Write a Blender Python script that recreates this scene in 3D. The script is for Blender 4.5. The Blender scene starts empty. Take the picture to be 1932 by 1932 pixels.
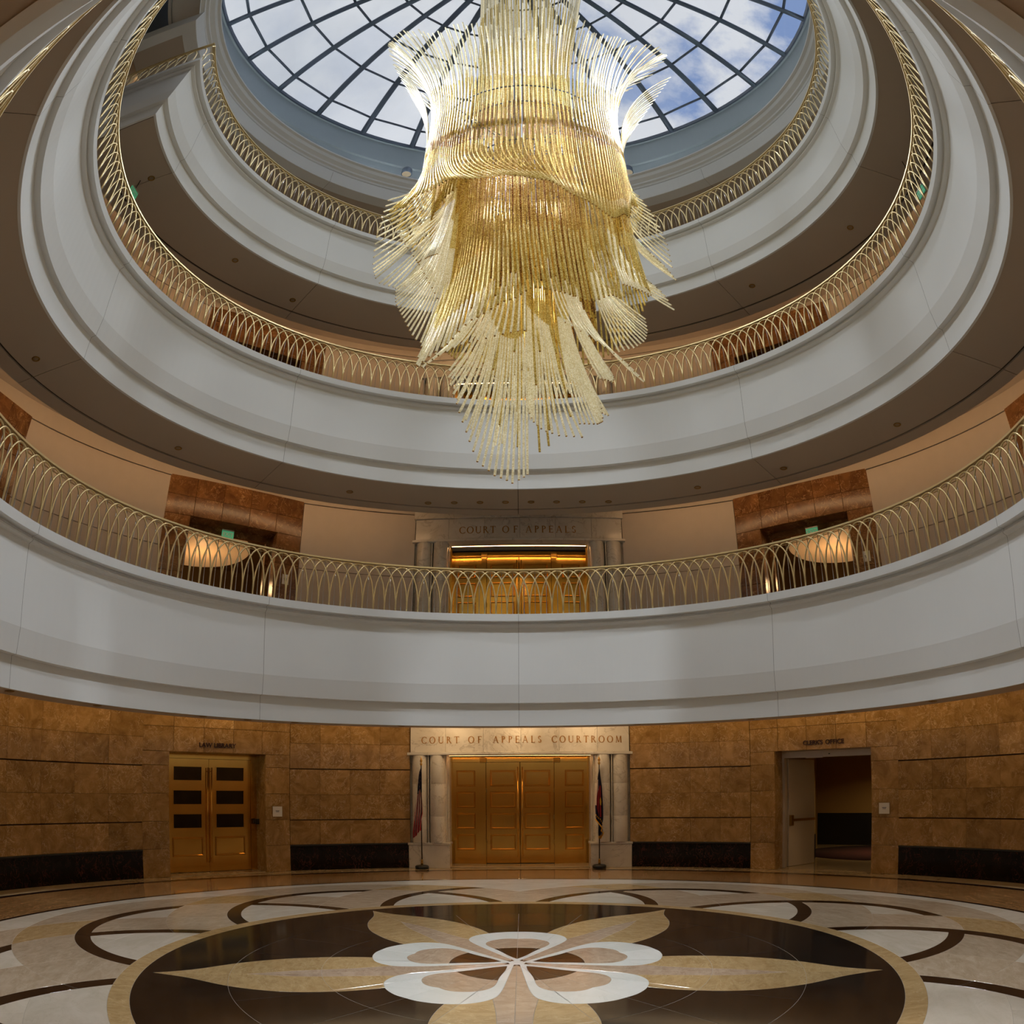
import bpy, bmesh, math, random
from mathutils import Vector, Matrix, geometry, noise
random.seed(7)
SC = bpy.context.scene
COL = SC.collection
S_, C_ = math.sin, math.cos
rad = math.radians
# ------------------------------------------------------------------ camera
cam = bpy.data.cameras.new('camera'); cam_o = bpy.data.objects.new('camera', cam); COL.objects.link(cam_o); SC.camera = cam_o
TILT, ROLL = 0.0324, -0.0059
Rx = Matrix(((1,0,0),(0,C_(TILT),S_(TILT)),(0,-S_(TILT),C_(TILT))))
Ry = Matrix(((C_(ROLL),0,S_(ROLL)),(0,1,0),(-S_(ROLL),0,C_(ROLL))))
A = (Ry @ Rx).transposed()
right, fwd, up = A.col[0], A.col[1], A.col[2]
cam_o.matrix_world = Matrix(((right[0], up[0], -fwd[0], 0.073), (right[1], up[1], -fwd[1], -6.642), (right[2], up[2], -fwd[2], 1.7), (0,0,0,1)))
cam.type = 'PANO'; cam.panorama_type = 'FISHEYE_LENS_POLYNOMIAL'
cam.sensor_width = 36; cam.sensor_height = 36; cam.sensor_fit = 'HORIZONTAL'
cam.fisheye_fov = 3.1
cam.fisheye_polynomial_k0 = 0.0
cam.fisheye_polynomial_k1 = -0.0418164981575916
cam.fisheye_polynomial_k2 = -0.00011203848435587294
cam.fisheye_polynomial_k3 = 6.917198465490252e-06
cam.fisheye_polynomial_k4 = -2.287482996817658e-07
cam.shift_x = -(986.84-966)/1932; cam.shift_y = (1457.44-966)/1932
# ------------------------------------------------------------------ colour management, sky
SC.view_settings.view_transform = 'Standard'; SC.view_settings.look = 'None'
SC.view_settings.gamma = 1; SC.view_settings.exposure = 0; SC.view_settings.use_curve_mapping = False
SC.cycles.max_bounces = 8; SC.cycles.diffuse_bounces = 4; SC.cycles.transparent_max_bounces = 20; SC.cycles.use_adaptive_sampling = True; SC.cycles.adaptive_threshold = .03
SC.cycles.caustics_reflective = False; SC.cycles.caustics_refractive = False
SC.cycles.sample_clamp_indirect = 4
W = bpy.data.worlds.new('sky'); SC.world = W; W.use_nodes = True
nt = W.node_tree; nt.nodes.clear()
def N(nt, t, **k):
    n = nt.nodes.new(t)
    for a, b in k.items():
        if a[0] == 'i' and a[1:].isdigit(): n.inputs[int(a[1:])].default_value = b
        else: setattr(n, a, b)
    return n
out = N(nt, 'ShaderNodeOutputWorld'); bg = N(nt, 'ShaderNodeBackground', i1=1.0)
tc = N(nt, 'ShaderNodeTexCoord')
n1 = N(nt, 'ShaderNodeTexNoise'); n1.inputs['Scale'].default_value = 5.2; n1.inputs['Detail'].default_value = 9; n1.inputs['Roughness'].default_value = .6
n2 = N(nt, 'ShaderNodeTexNoise'); n2.inputs['Scale'].default_value = 3.1; n2.inputs['Detail'].default_value = 5
r1 = N(nt, 'ShaderNodeValToRGB'); e = r1.color_ramp.elements
e[0].position = .44; e[0].color = (.20,.30,.56,1); e[1].position = .56; e[1].color = (.74,.75,.80,1)
r2 = N(nt, 'ShaderNodeValToRGB'); e = r2.color_ramp.elements
e[0].position = .35; e[0].color = (.46,.50,.58,1); e[1].position = .62; e[1].color = (.86,.86,.88,1)
mx = N(nt, 'ShaderNodeMix', data_type='RGBA')
nt.links.new(tc.outputs['Generated'], n1.inputs['Vector']); nt.links.new(tc.outputs['Generated'], n2.inputs['Vector'])
nt.links.new(n1.outputs['Fac'], r1.inputs['Fac']); nt.links.new(n2.outputs['Fac'], r2.inputs['Fac'])
sep = N(nt, 'ShaderNodeSeparateXYZ'); nt.links.new(tc.outputs['Generated'], sep.inputs[0])
mr = N(nt, 'ShaderNodeMapRange', i1=-.10, i2=.22, i3=.85, i4=.05)      # overcast to the west, broken cloud to the east
nt.links.new(sep.outputs['X'], mr.inputs[0]); nt.links.new(mr.outputs[0], mx.inputs['Factor'])
nt.links.new(r1.outputs['Color'], mx.inputs['A']); nt.links.new(r2.outputs['Color'], mx.inputs['B'])
nt.links.new(mx.outputs['Result'], bg.inputs['Color']); nt.links.new(bg.outputs[0], out.inputs[0])
# ------------------------------------------------------------------ materials
MATS = {}
def mat(name, col, rough=.5, metal=0, spec=.5, emit=None, estr=0, noise_amt=0, nscale=4, bump=0, coat=0, rnd=0):
    if name in MATS: return MATS[name]
    m = bpy.data.materials.new(name); m.use_nodes = True; t = m.node_tree; b = t.nodes['Principled BSDF']
    b.inputs['Base Color'].default_value = (*col, 1); b.inputs['Roughness'].default_value = rough; b.inputs['Metallic'].default_value = metal
    b.inputs['Specular IOR Level'].default_value = spec; b.inputs['Coat Weight'].default_value = coat; b.inputs['Coat Roughness'].default_value = .06
    if emit: b.inputs['Emission Color'].default_value = (*emit, 1); b.inputs['Emission Strength'].default_value = estr
    c = N(t, 'ShaderNodeTexCoord'); n = N(t, 'ShaderNodeTexNoise'); n.inputs['Scale'].default_value = nscale; n.inputs['Detail'].default_value = 6
    t.links.new(c.outputs['Object'], n.inputs['Vector'])
    if noise_amt or rnd:
        mp = N(t, 'ShaderNodeMapRange', i1=.3, i2=.7, i3=1-noise_amt, i4=1+noise_amt); t.links.new(n.outputs['Fac'], mp.inputs[0])
        hs = N(t, 'ShaderNodeHueSaturation'); hs.inputs['Color'].default_value = (*col, 1)
        if rnd:
            oi = N(t, 'ShaderNodeObjectInfo'); m2 = N(t, 'ShaderNodeMapRange', i1=0, i2=1, i3=1-rnd, i4=1+rnd); t.links.new(oi.outputs['Random'], m2.inputs[0])
            mu = N(t, 'ShaderNodeMath', operation='MULTIPLY'); t.links.new(mp.outputs[0], mu.inputs[0]); t.links.new(m2.outputs[0], mu.inputs[1]); t.links.new(mu.outputs[0], hs.inputs['Value'])
        else: t.links.new(mp.outputs[0], hs.inputs['Value'])
        t.links.new(hs.outputs[0], b.inputs['Base Color'])
    if bump:
        bp = N(t, 'ShaderNodeBump', i0=bump); t.links.new(n.outputs['Fac'], bp.inputs['Height']); t.links.new(bp.outputs[0], b.inputs['Normal'])
    MATS[name] = m; return m
def stone(name, c0, c1, vein, rough=.15, scale=1.6, vscale=1.7, vamt=.6, vwidth=.03, rnd=.12, stretch=(1,1,1), coat=0, spec=.5):
    """polished veined stone: two tones of cloud, thin veins, every slab cut from another place of the block"""
    if name in MATS: return MATS[name]
    m = bpy.data.materials.new(name); m.use_nodes = True; t = m.node_tree; b = t.nodes['Principled BSDF']
    b.inputs['Roughness'].default_value = rough; b.inputs['Coat Weight'].default_value = coat; b.inputs['Coat Roughness'].default_value = .04; b.inputs['Specular IOR Level'].default_value = spec
    L = t.links.new
    c = N(t, 'ShaderNodeTexCoord'); oi = N(t, 'ShaderNodeObjectInfo')
    sc = N(t, 'ShaderNodeVectorMath', operation='MULTIPLY'); sc.inputs[1].default_value = stretch; L(c.outputs['Object'], sc.inputs[0])
    mu = N(t, 'ShaderNodeMath', operation='MULTIPLY', i1=37.0); L(oi.outputs['Random'], mu.inputs[0])
    ad = N(t, 'ShaderNodeVectorMath', operation='ADD'); L(sc.outputs[0], ad.inputs[0]); L(mu.outputs[0], ad.inputs[1])
    n = N(t, 'ShaderNodeTexNoise'); n.inputs['Scale'].default_value = scale; n.inputs['Detail'].default_value = 8; n.inputs['Roughness'].default_value = .65; n.inputs['Distortion'].default_value = .8; L(ad.outputs[0], n.inputs['Vector'])
    rp = N(t, 'ShaderNodeValToRGB'); rp.color_ramp.elements[0].position = .36; rp.color_ramp.elements[0].color = (*c0,1); rp.color_ramp.elements[1].position = .64; rp.color_ramp.elements[1].color = (*c1,1); L(n.outputs['Fac'], rp.inputs[0])
    v = N(t, 'ShaderNodeTexNoise'); v.inputs['Scale'].default_value = vscale; v.inputs['Detail'].default_value = 6; v.inputs['Roughness'].default_value = .6; v.inputs['Distortion'].default_value = 1.6; L(ad.outputs[0], v.inputs['Vector'])
    s1 = N(t, 'ShaderNodeMath', operation='SUBTRACT', i1=.5); L(v.outputs['Fac'], s1.inputs[0])
    ab = N(t, 'ShaderNodeMath', operation='ABSOLUTE'); L(s1.outputs[0], ab.inputs[0])
    mr = N(t, 'ShaderNodeMapRange', i1=0.0, i2=vwidth, i3=vamt, i4=0.0); L(ab.outputs[0], mr.inputs[0])
    n3 = N(t, 'ShaderNodeTexNoise'); n3.inputs['Scale'].default_value = 2.3; L(ad.outputs[0], n3.inputs['Vector'])
    m3 = N(t, 'ShaderNodeMapRange', i1=.36, i2=.56); L(n3.outputs['Fac'], m3.inputs[0])
    m4 = N(t, 'ShaderNodeMath', operation='MULTIPLY'); L(mr.outputs[0], m4.inputs[0]); L(m3.outputs[0], m4.inputs[1])
    mx = N(t, 'ShaderNodeMix', data_type='RGBA'); L(m4.outputs[0], mx.inputs['Factor']); L(rp.outputs[0], mx.inputs['A']); mx.inputs['B'].default_value = (*vein, 1)
    hs = N(t, 'ShaderNodeHueSaturation'); L(mx.outputs['Result'], hs.inputs['Color']); m2 = N(t, 'ShaderNodeMapRange', i1=0, i2=1, i3=1-rnd, i4=1+rnd); L(oi.outputs['Random'], m2.inputs[0]); L(m2.outputs[0], hs.inputs['Value'])
    L(hs.outputs[0], b.inputs['Base Color'])
    MATS[name] = m; return m
M_PLASTER = mat('white fascia plaster', (.80,.81,.80), .85, spec=.04, noise_amt=.02, nscale=.6)
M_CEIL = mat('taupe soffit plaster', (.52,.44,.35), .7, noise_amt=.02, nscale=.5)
M_WALL = mat('cream wall plaster', (.60,.53,.46), .7, noise_amt=.02)
M_BROWN = stone('brown emperador marble', (.26,.145,.045), (.45,.27,.10), (.78,.58,.34), .2, 3.2, 4.6, .62, .02, .14)
M_BROWN2 = stone('dark brown emperador marble', (.13,.048,.014), (.27,.12,.036), (.66,.38,.15), .2, 2.6, 3.2, .8, .014, .14)
M_BLACKRED = stone('black and red marble', (.004,.003,.003), (.012,.007,.006), (.26,.08,.06), .12, 2.2, 5.2, .5, .012, .1, stretch=(1,1,.7), spec=.3)
M_TILEBACK = mat('brown joint', (.10,.055,.02), .8)
M_WHITEM = stone('white veined marble', (.66,.61,.53), (.76,.72,.65), (.38,.33,.27), .2, 1.4, 1.5, .6, .022, .05, stretch=(1,1,1))
M_BRASS = mat('brushed brass', (.80,.47,.105), .17, 1.0, noise_amt=.10, nscale=1.3)
M_BRASSD = mat('dark brass frame', (.34,.20,.05), .3, 1.0)
M_RAIL = mat('champagne railing metal', (.78,.62,.32), .38, .75)
M_ROD = mat('steel baluster', (.55,.53,.50), .35, .8)
M_BLACK = mat('black', (.012,.012,.012), .4)
M_DARK = mat('dark joint', (.045,.03,.02), .8)
M_DARKGLASS = mat('dark door glass', (.006,.005,.008), .05, 0, .8)
M_FRAME = mat('grey blue skylight steel', (.075,.095,.125), .45, .2)
M_GOLDL = mat('gilded letter', (.38,.18,.035), .5, .1)
M_DKL = mat('dark bronze letter', (.05,.018,.014), .4, .4)
M_DOORW = mat('cream painted door', (.62,.54,.42), .5)
M_ALU = mat('pale aluminium header', (.62,.56,.48), .4, .3)
M_SIGN = mat('white plaque', (.8,.78,.73), .5)
M_EXIT = mat('green exit sign', (.1,.5,.3), .3, emit=(.12,.75,.38), estr=.2)
M_LENS = mat('downlight lens', (.9,.8,.6), .4, emit=(1,.78,.5), estr=2.5)
M_LENSOFF = mat('dim downlight lens', (.30,.22,.13), .4)
M_COVE = mat('warm cove light', (1,.8,.6), .5, emit=(1,.62,.30), estr=9)
M_COVE1 = mat('amber wall washer', (1,.8,.6), .5, emit=(1,.70,.38), estr=7.5)
M_DISH = mat('warm dish plaster', (.85,.62,.38), .5, emit=(1,.52,.2), estr=.22)
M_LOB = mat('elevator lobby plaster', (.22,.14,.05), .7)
M_OFF = mat('office corridor paint', (.42,.27,.09), .8)
M_CARP = mat('dark red carpet', (.06,.012,.012), .95, noise_amt=.3, nscale=20)
M_DRUM = mat('grey green drum plaster', (.36,.42,.44), .6, noise_amt=.03, nscale=.5)
FL = {
 'black': stone('black granite floor', (.010,.008,.007), (.020,.017,.014), (.05,.04,.03), .10, 3, 3, .2, .02, .12, spec=.15),
 'brownblack': stone('dark brown floor inlay', (.020,.010,.006), (.032,.016,.009), (.06,.03,.02), .12, 3, 3, .2, .02, .1, spec=.15),
 'gold': stone('golden floor marble', (.40,.27,.12), (.53,.38,.19), (.72,.58,.36), .14, 5, 4, .5, .02, .07, stretch=(1,2.2,1)),
 'beige': stone('beige floor marble', (.44,.35,.24), (.56,.46,.34), (.72,.62,.48), .13, 3.5, 3, .45, .02, .07, stretch=(1,2.5,1)),
 'cream': stone('cream floor marble', (.62,.57,.46), (.72,.67,.57), (.50,.45,.32), .13, 1.8, 2, .35, .012, .05, stretch=(1,2,1)),
 'pink': stone('rosy beige floor marble', (.40,.29,.20), (.52,.40,.29), (.68,.56,.42), .13, 5, 3, .4, .02, .06, stretch=(1,2,1)),
 'white': stone('white petal marble', (.72,.75,.70), (.80,.82,.78), (.58,.60,.55), .12, 1.5, 2, .3, .015, .03),
 'brown': stone('brown polished floor border', (.25,.125,.042), (.36,.20,.08), (.58,.40,.2), .08, 3, 3, .4, .02, .08, stretch=(1,2.5,1)),
 'sand': stone('sand floor strip', (.42,.30,.16), (.50,.38,.22), (.6,.5,.3), .12, 3, 3, .3, .02, .08),
}
M_GROUT = mat('floor grout', (.40,.37,.31), .8)
# ------------------------------------------------------------------ helpers
def P(R, az, z): a = rad(az); return (R*S_(a), R*C_(a), z)
def link(name, me, m=None, parent=None, kind=None, label=None, cat=None, group=None, loc=None, rz=None):
    if isinstance(me, bmesh.types.BMesh):
        bm = me; me = bpy.data.meshes.new(name); bm.to_mesh(me); bm.free()
    if m is not None and not me.materials:
        for x in (m if isinstance(m, (list, tuple)) else [m]): me.materials.append(x)
    o = bpy.data.objects.new(name, me); COL.objects.link(o)
    if parent is not None: o.parent = parent
    if loc is not None: o.location = loc
    if rz is not None: o.rotation_euler = (0,0,rz)
    tag(o, kind, label, cat, group); return o
def tag(o, kind=None, label=None, cat=None, group=None):
    if kind: o['kind'] = kind
    if label: o['label'] = label
    if cat: o['category'] = cat
    if group: o['group'] = group
def empty(name, loc=(0,0,0), rz=0, **k):
    o = bpy.data.objects.new(name, None); o.empty_display_size = .1; COL.objects.link(o); o.location = loc; o.rotation_euler = (0,0,rz); tag(o, **k); return o
def mesh(name, vs, fs, smooth=False):
    me = bpy.data.meshes.new(name); me.from_pydata(vs, [], fs); me.update()
    if smooth: me.polygons.foreach_set('use_smooth', [True]*len(me.polygons))
    return me
def add_box(bm, x0, x1, y0, y1, z0, z1):
    v = [bm.verts.new(p) for p in ((x0,y0,z0),(x1,y0,z0),(x1,y1,z0),(x0,y1,z0),(x0,y0,z1),(x1,y0,z1),(x1,y1,z1),(x0,y1,z1))]
    for f in ((0,3,2,1),(4,5,6,7),(0,1,5,4),(1,2,6,5),(2,3,7,6),(3,0,4,7)): bm.faces.new([v[i] for i in f])
def box(x0, x1, y0, y1, z0, z1, bev=0):
    bm = bmesh.new(); add_box(bm, min(x0,x1), max(x0,x1), min(y0,y1), max(y0,y1), min(z0,z1), max(z0,z1))
    if bev: bmesh.ops.bevel(bm, geom=bm.edges[:], offset=bev, segments=1, affect='EDGES')
    return bm
def arcbox(R0, R1, a0, a1, z0, z1, n=6, bev=.004):
    """curved slab between two radii and azimuths; the room-side arrises are chamfered"""
    vs = []; fs = []
    def ring(i):
        a = a0+(a1-a0)*i/n; e = 0
        prof = [(R0+bev, z0), (R0, z0+bev), (R0, z1-bev), (R0+bev, z1), (R1, z1), (R1, z0)] if bev else [(R0, z0), (R0, z1), (R1, z1), (R1, z0)]
        return [P(r, a, z) for r, z in prof]
    k = 6 if bev else 4
    for i in range(n+1): vs += ring(i)
    for i in range(n):
        for j in range(k): fs.append((i*k+j, i*k+(j+1)%k, (i+1)*k+(j+1)%k, (i+1)*k+j))
    fs.append(tuple(range(k))[::-1]); fs.append(tuple(n*k+j for j in range(k)))
    return mesh('slab', vs, fs)
def sweep(prof, a0, a1, n, closed=False, smooth=False, name='sweep'):
    vs = []; fs = []; k = len(prof)
    for i in range(n+1):
        a = a0+(a1-a0)*i/n
        vs += [P(r, a, z) for r, z in prof]
    for i in range(n):
        for j in range(k if closed else k-1): fs.append((i*k+j, (i+1)*k+j, (i+1)*k+(j+1)%k, i*k+(j+1)%k))
    if closed: fs.append(tuple(range(k))); fs.append(tuple(n*k+j for j in range(k))[::-1])
    return mesh(name, vs, fs, smooth)
def tube(pts, r, sides=6, cap=True, rend=None):
    vs = []; fs = []; n = len(pts); pts = [Vector(p) for p in pts]
    for i, p in enumerate(pts):
        t = (pts[min(i+1,n-1)]-pts[max(i-1,0)]).normalized()
        u = t.cross(Vector((0.31,0.2,.93)));
        if u.length < 1e-3: u = t.cross(Vector((1,0,0)))
        u.normalize(); w = t.cross(u); rr = r if rend is None else r+(rend-r)*i/(n-1)
        for j in range(sides):
            a = 2*math.pi*j/sides; vs.append(tuple(p+u*rr*C_(a)+w*rr*S_(a)))
    for i in range(n-1):
        for j in range(sides): fs.append((i*sides+j, i*sides+(j+1)%sides, (i+1)*sides+(j+1)%sides, (i+1)*sides+j))
    if cap: fs.append(tuple(range(sides))[::-1]); fs.append(tuple((n-1)*sides+j for j in range(sides)))
    return vs, fs
def tubes(name, L, smooth=True):
    V = []; F = []
    for vs, fs in L:
        b = len(V); V += vs; F += [tuple(i+b for i in f) for f in fs]
    return mesh(name, V, F, smooth)
def lathe(prof, n=24, name='lathe', smooth=True):
    vs = []; fs = []; k = len(prof)
    for i in range(n):
        a = 2*math.pi*i/n; vs += [(r*C_(a), r*S_(a), z) for r, z in prof]
    for i in range(n):
        for j in range(k-1):
            q = (i+1) % n; fs.append((i*k+j, q*k+j, q*k+j+1, i*k+j+1))
    return mesh(name, vs, fs, smooth)
# ================================================================== FLOOR
F_ROOT = link('floor', lathe([(0.001,-.0014),(9.6,-.0014),(9.6,-.2),(0.001,-.2)], 96, 'floor', False), M_GROUT, kind='structure', label='polished stone floor with a flower medallion inlaid in circles')
def catmull(pts, n=8):
    out = []
    for i in range(len(pts)-1):
        p0 = pts[max(i-1,0)]; p1 = pts[i]; p2 = pts[i+1]; p3 = pts[min(i+2,len(pts)-1)]
        for k in range(n):
            t = k/n; out.append(tuple(.5*((2*p1[d])+(-p0[d]+p2[d])*t+(2*p0[d]-5*p1[d]+4*p2[d]-p3[d])*t*t+(-p0[d]+3*p1[d]-3*p2[d]+p3[d])*t**3) for d in (0,1)))
    out.append(pts[-1]); return out
def sym(half, n=7):
    h = catmull(half, n); return h+[(u,-v) for u, v in reversed(h[1:-1] if abs(h[-1][1])<1e-6 and abs(h[0][1])<1e-6 else h[1:])]
GOLD = sym([(3.63,0),(3.25,.150),(2.80,.43),(2.36,.595),(1.95,.640),(1.6,.62),(1.2,.52),(.5,.27),(.1,0)])
SLIV = sym([(2.68,0),(2.2,.105),(1.6,.15),(1.03,.205),(.7,.15),(.12,0)])
PET = sym([(0.0,0.0),(.10,.035),(.5,.27),(.9,.50),(1.12,.572),(1.33,.51),(1.48,.34),(1.555,.15),(1.565,0)])
PIN = sym([(.16,0),(.3,.085),(.54,.2),(.78,.335),(.93,.36),(1.05,.31),(1.14,.2),(1.165,.1),(1.15,0)])
def inpoly(x, y, poly):
    c = False; j = len(poly)-1
    for i in range(len(poly)):
        xi, yi = poly[i]; xj, yj = poly[j]
        if (yi > y) != (yj > y) and x < (xj-xi)*(y-yi)/(yj-yi)+xi: c = not c
        j = i
    return c
RK, RA, RB1, RB2, RC1, RC2, RW = 3.75, 3.95, 6.81, 6.91, 8.44, 8.64, 9.45
CC, CRo, CRi, LC, LR = 3.70, 2.145, 1.935, 3.51, 3.055
cen = [(S_(rad(36*k)), C_(rad(36*k))) for k in range(10)]
def classify(x, y):
    R = math.hypot(x, y)
    if R < .085: return 'white'
    if R < RK:
        az = math.degrees(math.atan2(x, y))
        k = round(az/72); a = rad(72*k); u = x*S_(a)+y*C_(a); v = x*C_(a)-y*S_(a)
        if inpoly(u, v, PET):
            if inpoly(u, v, PIN): return 'brownblack' if R < .685 else 'pink'
            return 'white'
        k = round((az-36)/72); a = rad(72*k+36); u = x*S_(a)+y*C_(a); v = x*C_(a)-y*S_(a)
        if inpoly(u, v, GOLD): return 'pink' if (inpoly(u, v, SLIV) or R < .5) else 'gold'
        return 'black'
    if R < RA: return 'gold'
    if R < RB1:
        dc = [math.hypot(x-CC*c[0], y-CC*c[1]) for c in cen]; dl = [math.hypot(x-LC*c[0], y-LC*c[1]) for c in cen]
        inc = [d < CRi for d in dc]; ino = [d < CRo for d in dc]; inl = [d < LR for d in dl]
        for k in range(10):
            if ino[k] and not inc[k]:
                q = (k+1) % 10
                if inl[q] and not ino[q]: continue
                return 'brownblack'
        nc = sum(ino); nl = sum(inl)
        if nc >= 2: return 'cream'
        if nc == 1:
            k = ino.index(True); return 'cream' if not (inl[(k+1)%10] or inl[(k-1)%10]) else 'beige'
        if nl >= 2: return 'gold2'
        return 'beige' if nl == 1 else 'cream'
    if R < RB2: return 'brownblack'
    if R < RC1: return 'brown'
    if R < RC2: return 'brownblack'
    return 'sand'
def build_floor():
    pts = []; edges = []
    def poly(L, closed=False):
        b = len(pts); pts.extend(Vector(p) for p in L)
        edges.extend((b+i, b+i+1) for i in range(len(L)-1))
        if closed: edges.append((b+len(L)-1, b))
        return range(len(edges)-(len(L) if closed else len(L)-1), len(edges))
    J = set()                                                     # saw-cut joints that stay although both sides are one stone
    def circ(R, n): return [(R*S_(2*math.pi*i/n), R*C_(2*math.pi*i/n)) for i in range(n)]
    for R, n in ((RK,180),(RA,180),(RB1,240),(RB2,240),(RC1,240),(RC2,240),(RW,240)): poly(circ(R,n), True)
    poly(circ(.085,24), True)
    J.update(poly(circ(1.95,120), True)); J.update(poly(circ(2.85,150), True)); J.update(poly(circ(.685,60), True))
    for k in range(5):
        for shp, off in ((PET,0),(PIN,0),(GOLD,36),(SLIV,36)):
            a = rad(72*k+off); poly([(u*S_(a)+v*C_(a), u*C_(a)-v*S_(a)) for u, v in shp], True)
    for k in range(20):
        a = rad(18*k); J.update(poly([(r*S_(a), r*C_(a)) for r in (.09,1,2,3,RK-.004)]))
        if k % 2: J.update(poly([(r*S_(a), r*C_(a)) for r in (RA+.004,4.5,5.0,5.4)]))
        J.update(poly([(r*S_(rad(18*k+4)), r*C_(rad(18*k+4))) for r in (RB2+.006,7.6,RC1-.006)]))
    for c in cen:
        for (cr, rr, n) in ((CC,CRo,110),(CC,CRi,110),(LC,LR,150)):
            run = []
            for i in range(n+1):
                a = 2*math.pi*i/n; p = (cr*c[0]+rr*S_(a), cr*c[1]+rr*C_(a)); R = math.hypot(*p)
                if RA-.06 < R < RB1+.02: run.append(p)
                else:
                    if len(run) > 1: J.update(poly(run)) if rr == LR else poly(run)
                    run = []
            if len(run) > 1: J.update(poly(run)) if rr == LR else poly(run)
    run = []
    for i in range(721):
        a = math.pi*2*i/720; p = (4.67*S_(a), 4.67*C_(a)); n = sum(math.hypot(p[0]-CC*c[0], p[1]-CC*c[1]) < CRo for c in cen)
        if n >= 2: run.append(p)
        else:
            if len(run) > 1: J.update(poly(run))
            run = []
    V, E, Fc, oV, oE, oF = geometry.delaunay_2d_cdt(pts, edges, [], 0, 1e-5)
    cons = {}
    for (a, b), o in zip(E, oE):
        if o: cons[(min(a,b),max(a,b))] = any(i in J for i in o)
    typ = []; adj = {}
    for fi, f in enumerate(Fc):
        cx = sum(V[i][0] for i in f)/3; cy = sum(V[i][1] for i in f)/3; typ.append(classify(cx, cy))
        for q in range(3):
            a, b = f[q], f[(q+1)%3]; adj.setdefault((min(a,b),max(a,b)), []).append(fi)
    nb = [[] for _ in Fc]
    for e, L in adj.items():
        if len(L) == 2:
            if e in cons and (cons[e] or typ[L[0]] != typ[L[1]]): continue
            nb[L[0]].append(L[1]); nb[L[1]].append(L[0])
    # majority type per region
    seen = [False]*len(Fc); regs = []
    for s in range(len(Fc)):
        if seen[s]: continue
        st = [s]; seen[s] = True; R = []
        while st:
            f = st.pop(); R.append(f)
            for g in nb[f]:
                if not seen[g]: seen[g] = True; st.append(g)
        regs.append(R)
    def area(f): a, b, c = (V[i] for i in Fc[f]); return abs((b-a).cross(c-a))/2
    small = {}
    for R in regs:
        ar = sum(area(f) for f in R)
        if ar < 3e-5: continue
        w = {}
        for f in R: w[typ[f]] = w.get(typ[f], 0)+area(f)
        t = max(w, key=w.get)
        ids = {}; vs = []; fs = []
        for f in R:
            q = []
            for i in Fc[f]:
                if i not in ids: ids[i] = len(vs); vs.append((V[i][0], V[i][1], 0))
                q.append(ids[i])
            fs.append(q)
        if ar < .004: small.setdefault(t, []).append((vs, fs)); continue
        me = mesh('stone_piece', vs, fs); bm = bmesh.new(); bm.from_mesh(me); bpy.data.meshes.remove(me)
        bmesh.ops.recalc_face_normals(bm, faces=bm.faces[:])
        if bm.faces and sum(f.normal.z for f in bm.faces) < 0: bmesh.ops.reverse_faces(bm, faces=bm.faces[:])
        outer = [v for v in bm.verts if v.is_boundary]
        bmesh.ops.inset_region(bm, faces=bm.faces[:], thickness=.0036, use_boundary=True, use_even_offset=True)
        for v in bm.verts:
            if v.is_boundary: v.co.z = -.0022
        cx = sum(v.co.x for v in bm.verts)/len(bm.verts); cy = sum(v.co.y for v in bm.verts)/len(bm.verts)
        az = math.atan2(cx, cy)
        M = Matrix.Rotation(az, 4, 'Z') @ Matrix.Translation((-cx, -cy, 0)); bmesh.ops.transform(bm, matrix=M, verts=bm.verts[:])
        o = link('stone_piece', bm, FL['gold' if t == 'gold2' else t], F_ROOT); o.location = (cx, cy, 0); o.rotation_euler = (0,0,-az)
    for t, L in small.items():
        o = link('stone_chip', tubes('chips', L, False), FL['gold' if t == 'gold2' else t], F_ROOT); o['kind'] = 'stuff'
build_floor()
# ================================================================== FASCIAS (balcony fronts), one ring per storey
def prof_std(T, zT):
    return [(T+.30,zT),(T,zT),(T,zT-.145),(T+.12,zT-.148),(T+.115,zT-.175),(T+.085,zT-.20),(T+.09,zT-.225),(T+.15,zT-.25),
            (T+.155,zT-.275),(T+.06,zT-1.43),(T+.085,zT-1.79),(T+.175,zT-1.80),(T+.175,zT-1.86),(T+.165,zT-2.235),(T+.21,zT-2.235)]
def fascia(idx, prof, zlab, notch=None, back=None):
    root = link('trim_%d'%idx, sweep([(r+.03, z) for r, z in prof[1:-1]], -180 if notch is None else -105, 180 if notch is None else 172, 180), M_DARK, kind='structure', label=zlab)
    g = .022
    if notch is None:
        me = sweep(prof, g, 45-g, 30, name='panel')
        for k in range(8): link('panel', me, M_PLASTER, root, rz=-rad(45*k))
    else:
        def ends(r, z):
            return math.degrees(math.acos(max(-1, min(1, (notch+(r-prof[1][0]))/r))))
        for k in (-2,-1,0,1,2,3): link('panel', sweep(prof, 45*k+g, 45*k+45-g-(8 if k == 3 else 0), 30, name='panel'), M_PLASTER, root)
        for s in (-1,):                                        # the end panel and the straight return beyond the corner
            vs = []; fs = []; n = 12; k = len(prof)
            for i in range(n+1):
                for r, z in prof: a = 90+g+(ends(r, z)-90-g)*i/n; vs.append(P(r, s*a, z))
            for i in range(n):
                for j in range(k-1): q = (i*k+j, (i+1)*k+j, (i+1)*k+j+1, i*k+j+1); fs.append(q if s > 0 else q[::-1])
            link('panel', mesh('panel', vs, fs), M_PLASTER, root)
            vs = []; fs = []
            for r, z in prof:
                p = P(r, s*ends(r, z), z); vs += [p, (s*9.25, p[1], z)]
            for j in range(k-1): fs.append((2*j, 2*j+1, 2*j+3, 2*j+2))
            link('return_panel', mesh('return_panel', vs, fs), M_PLASTER, root)
    return root
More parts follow.
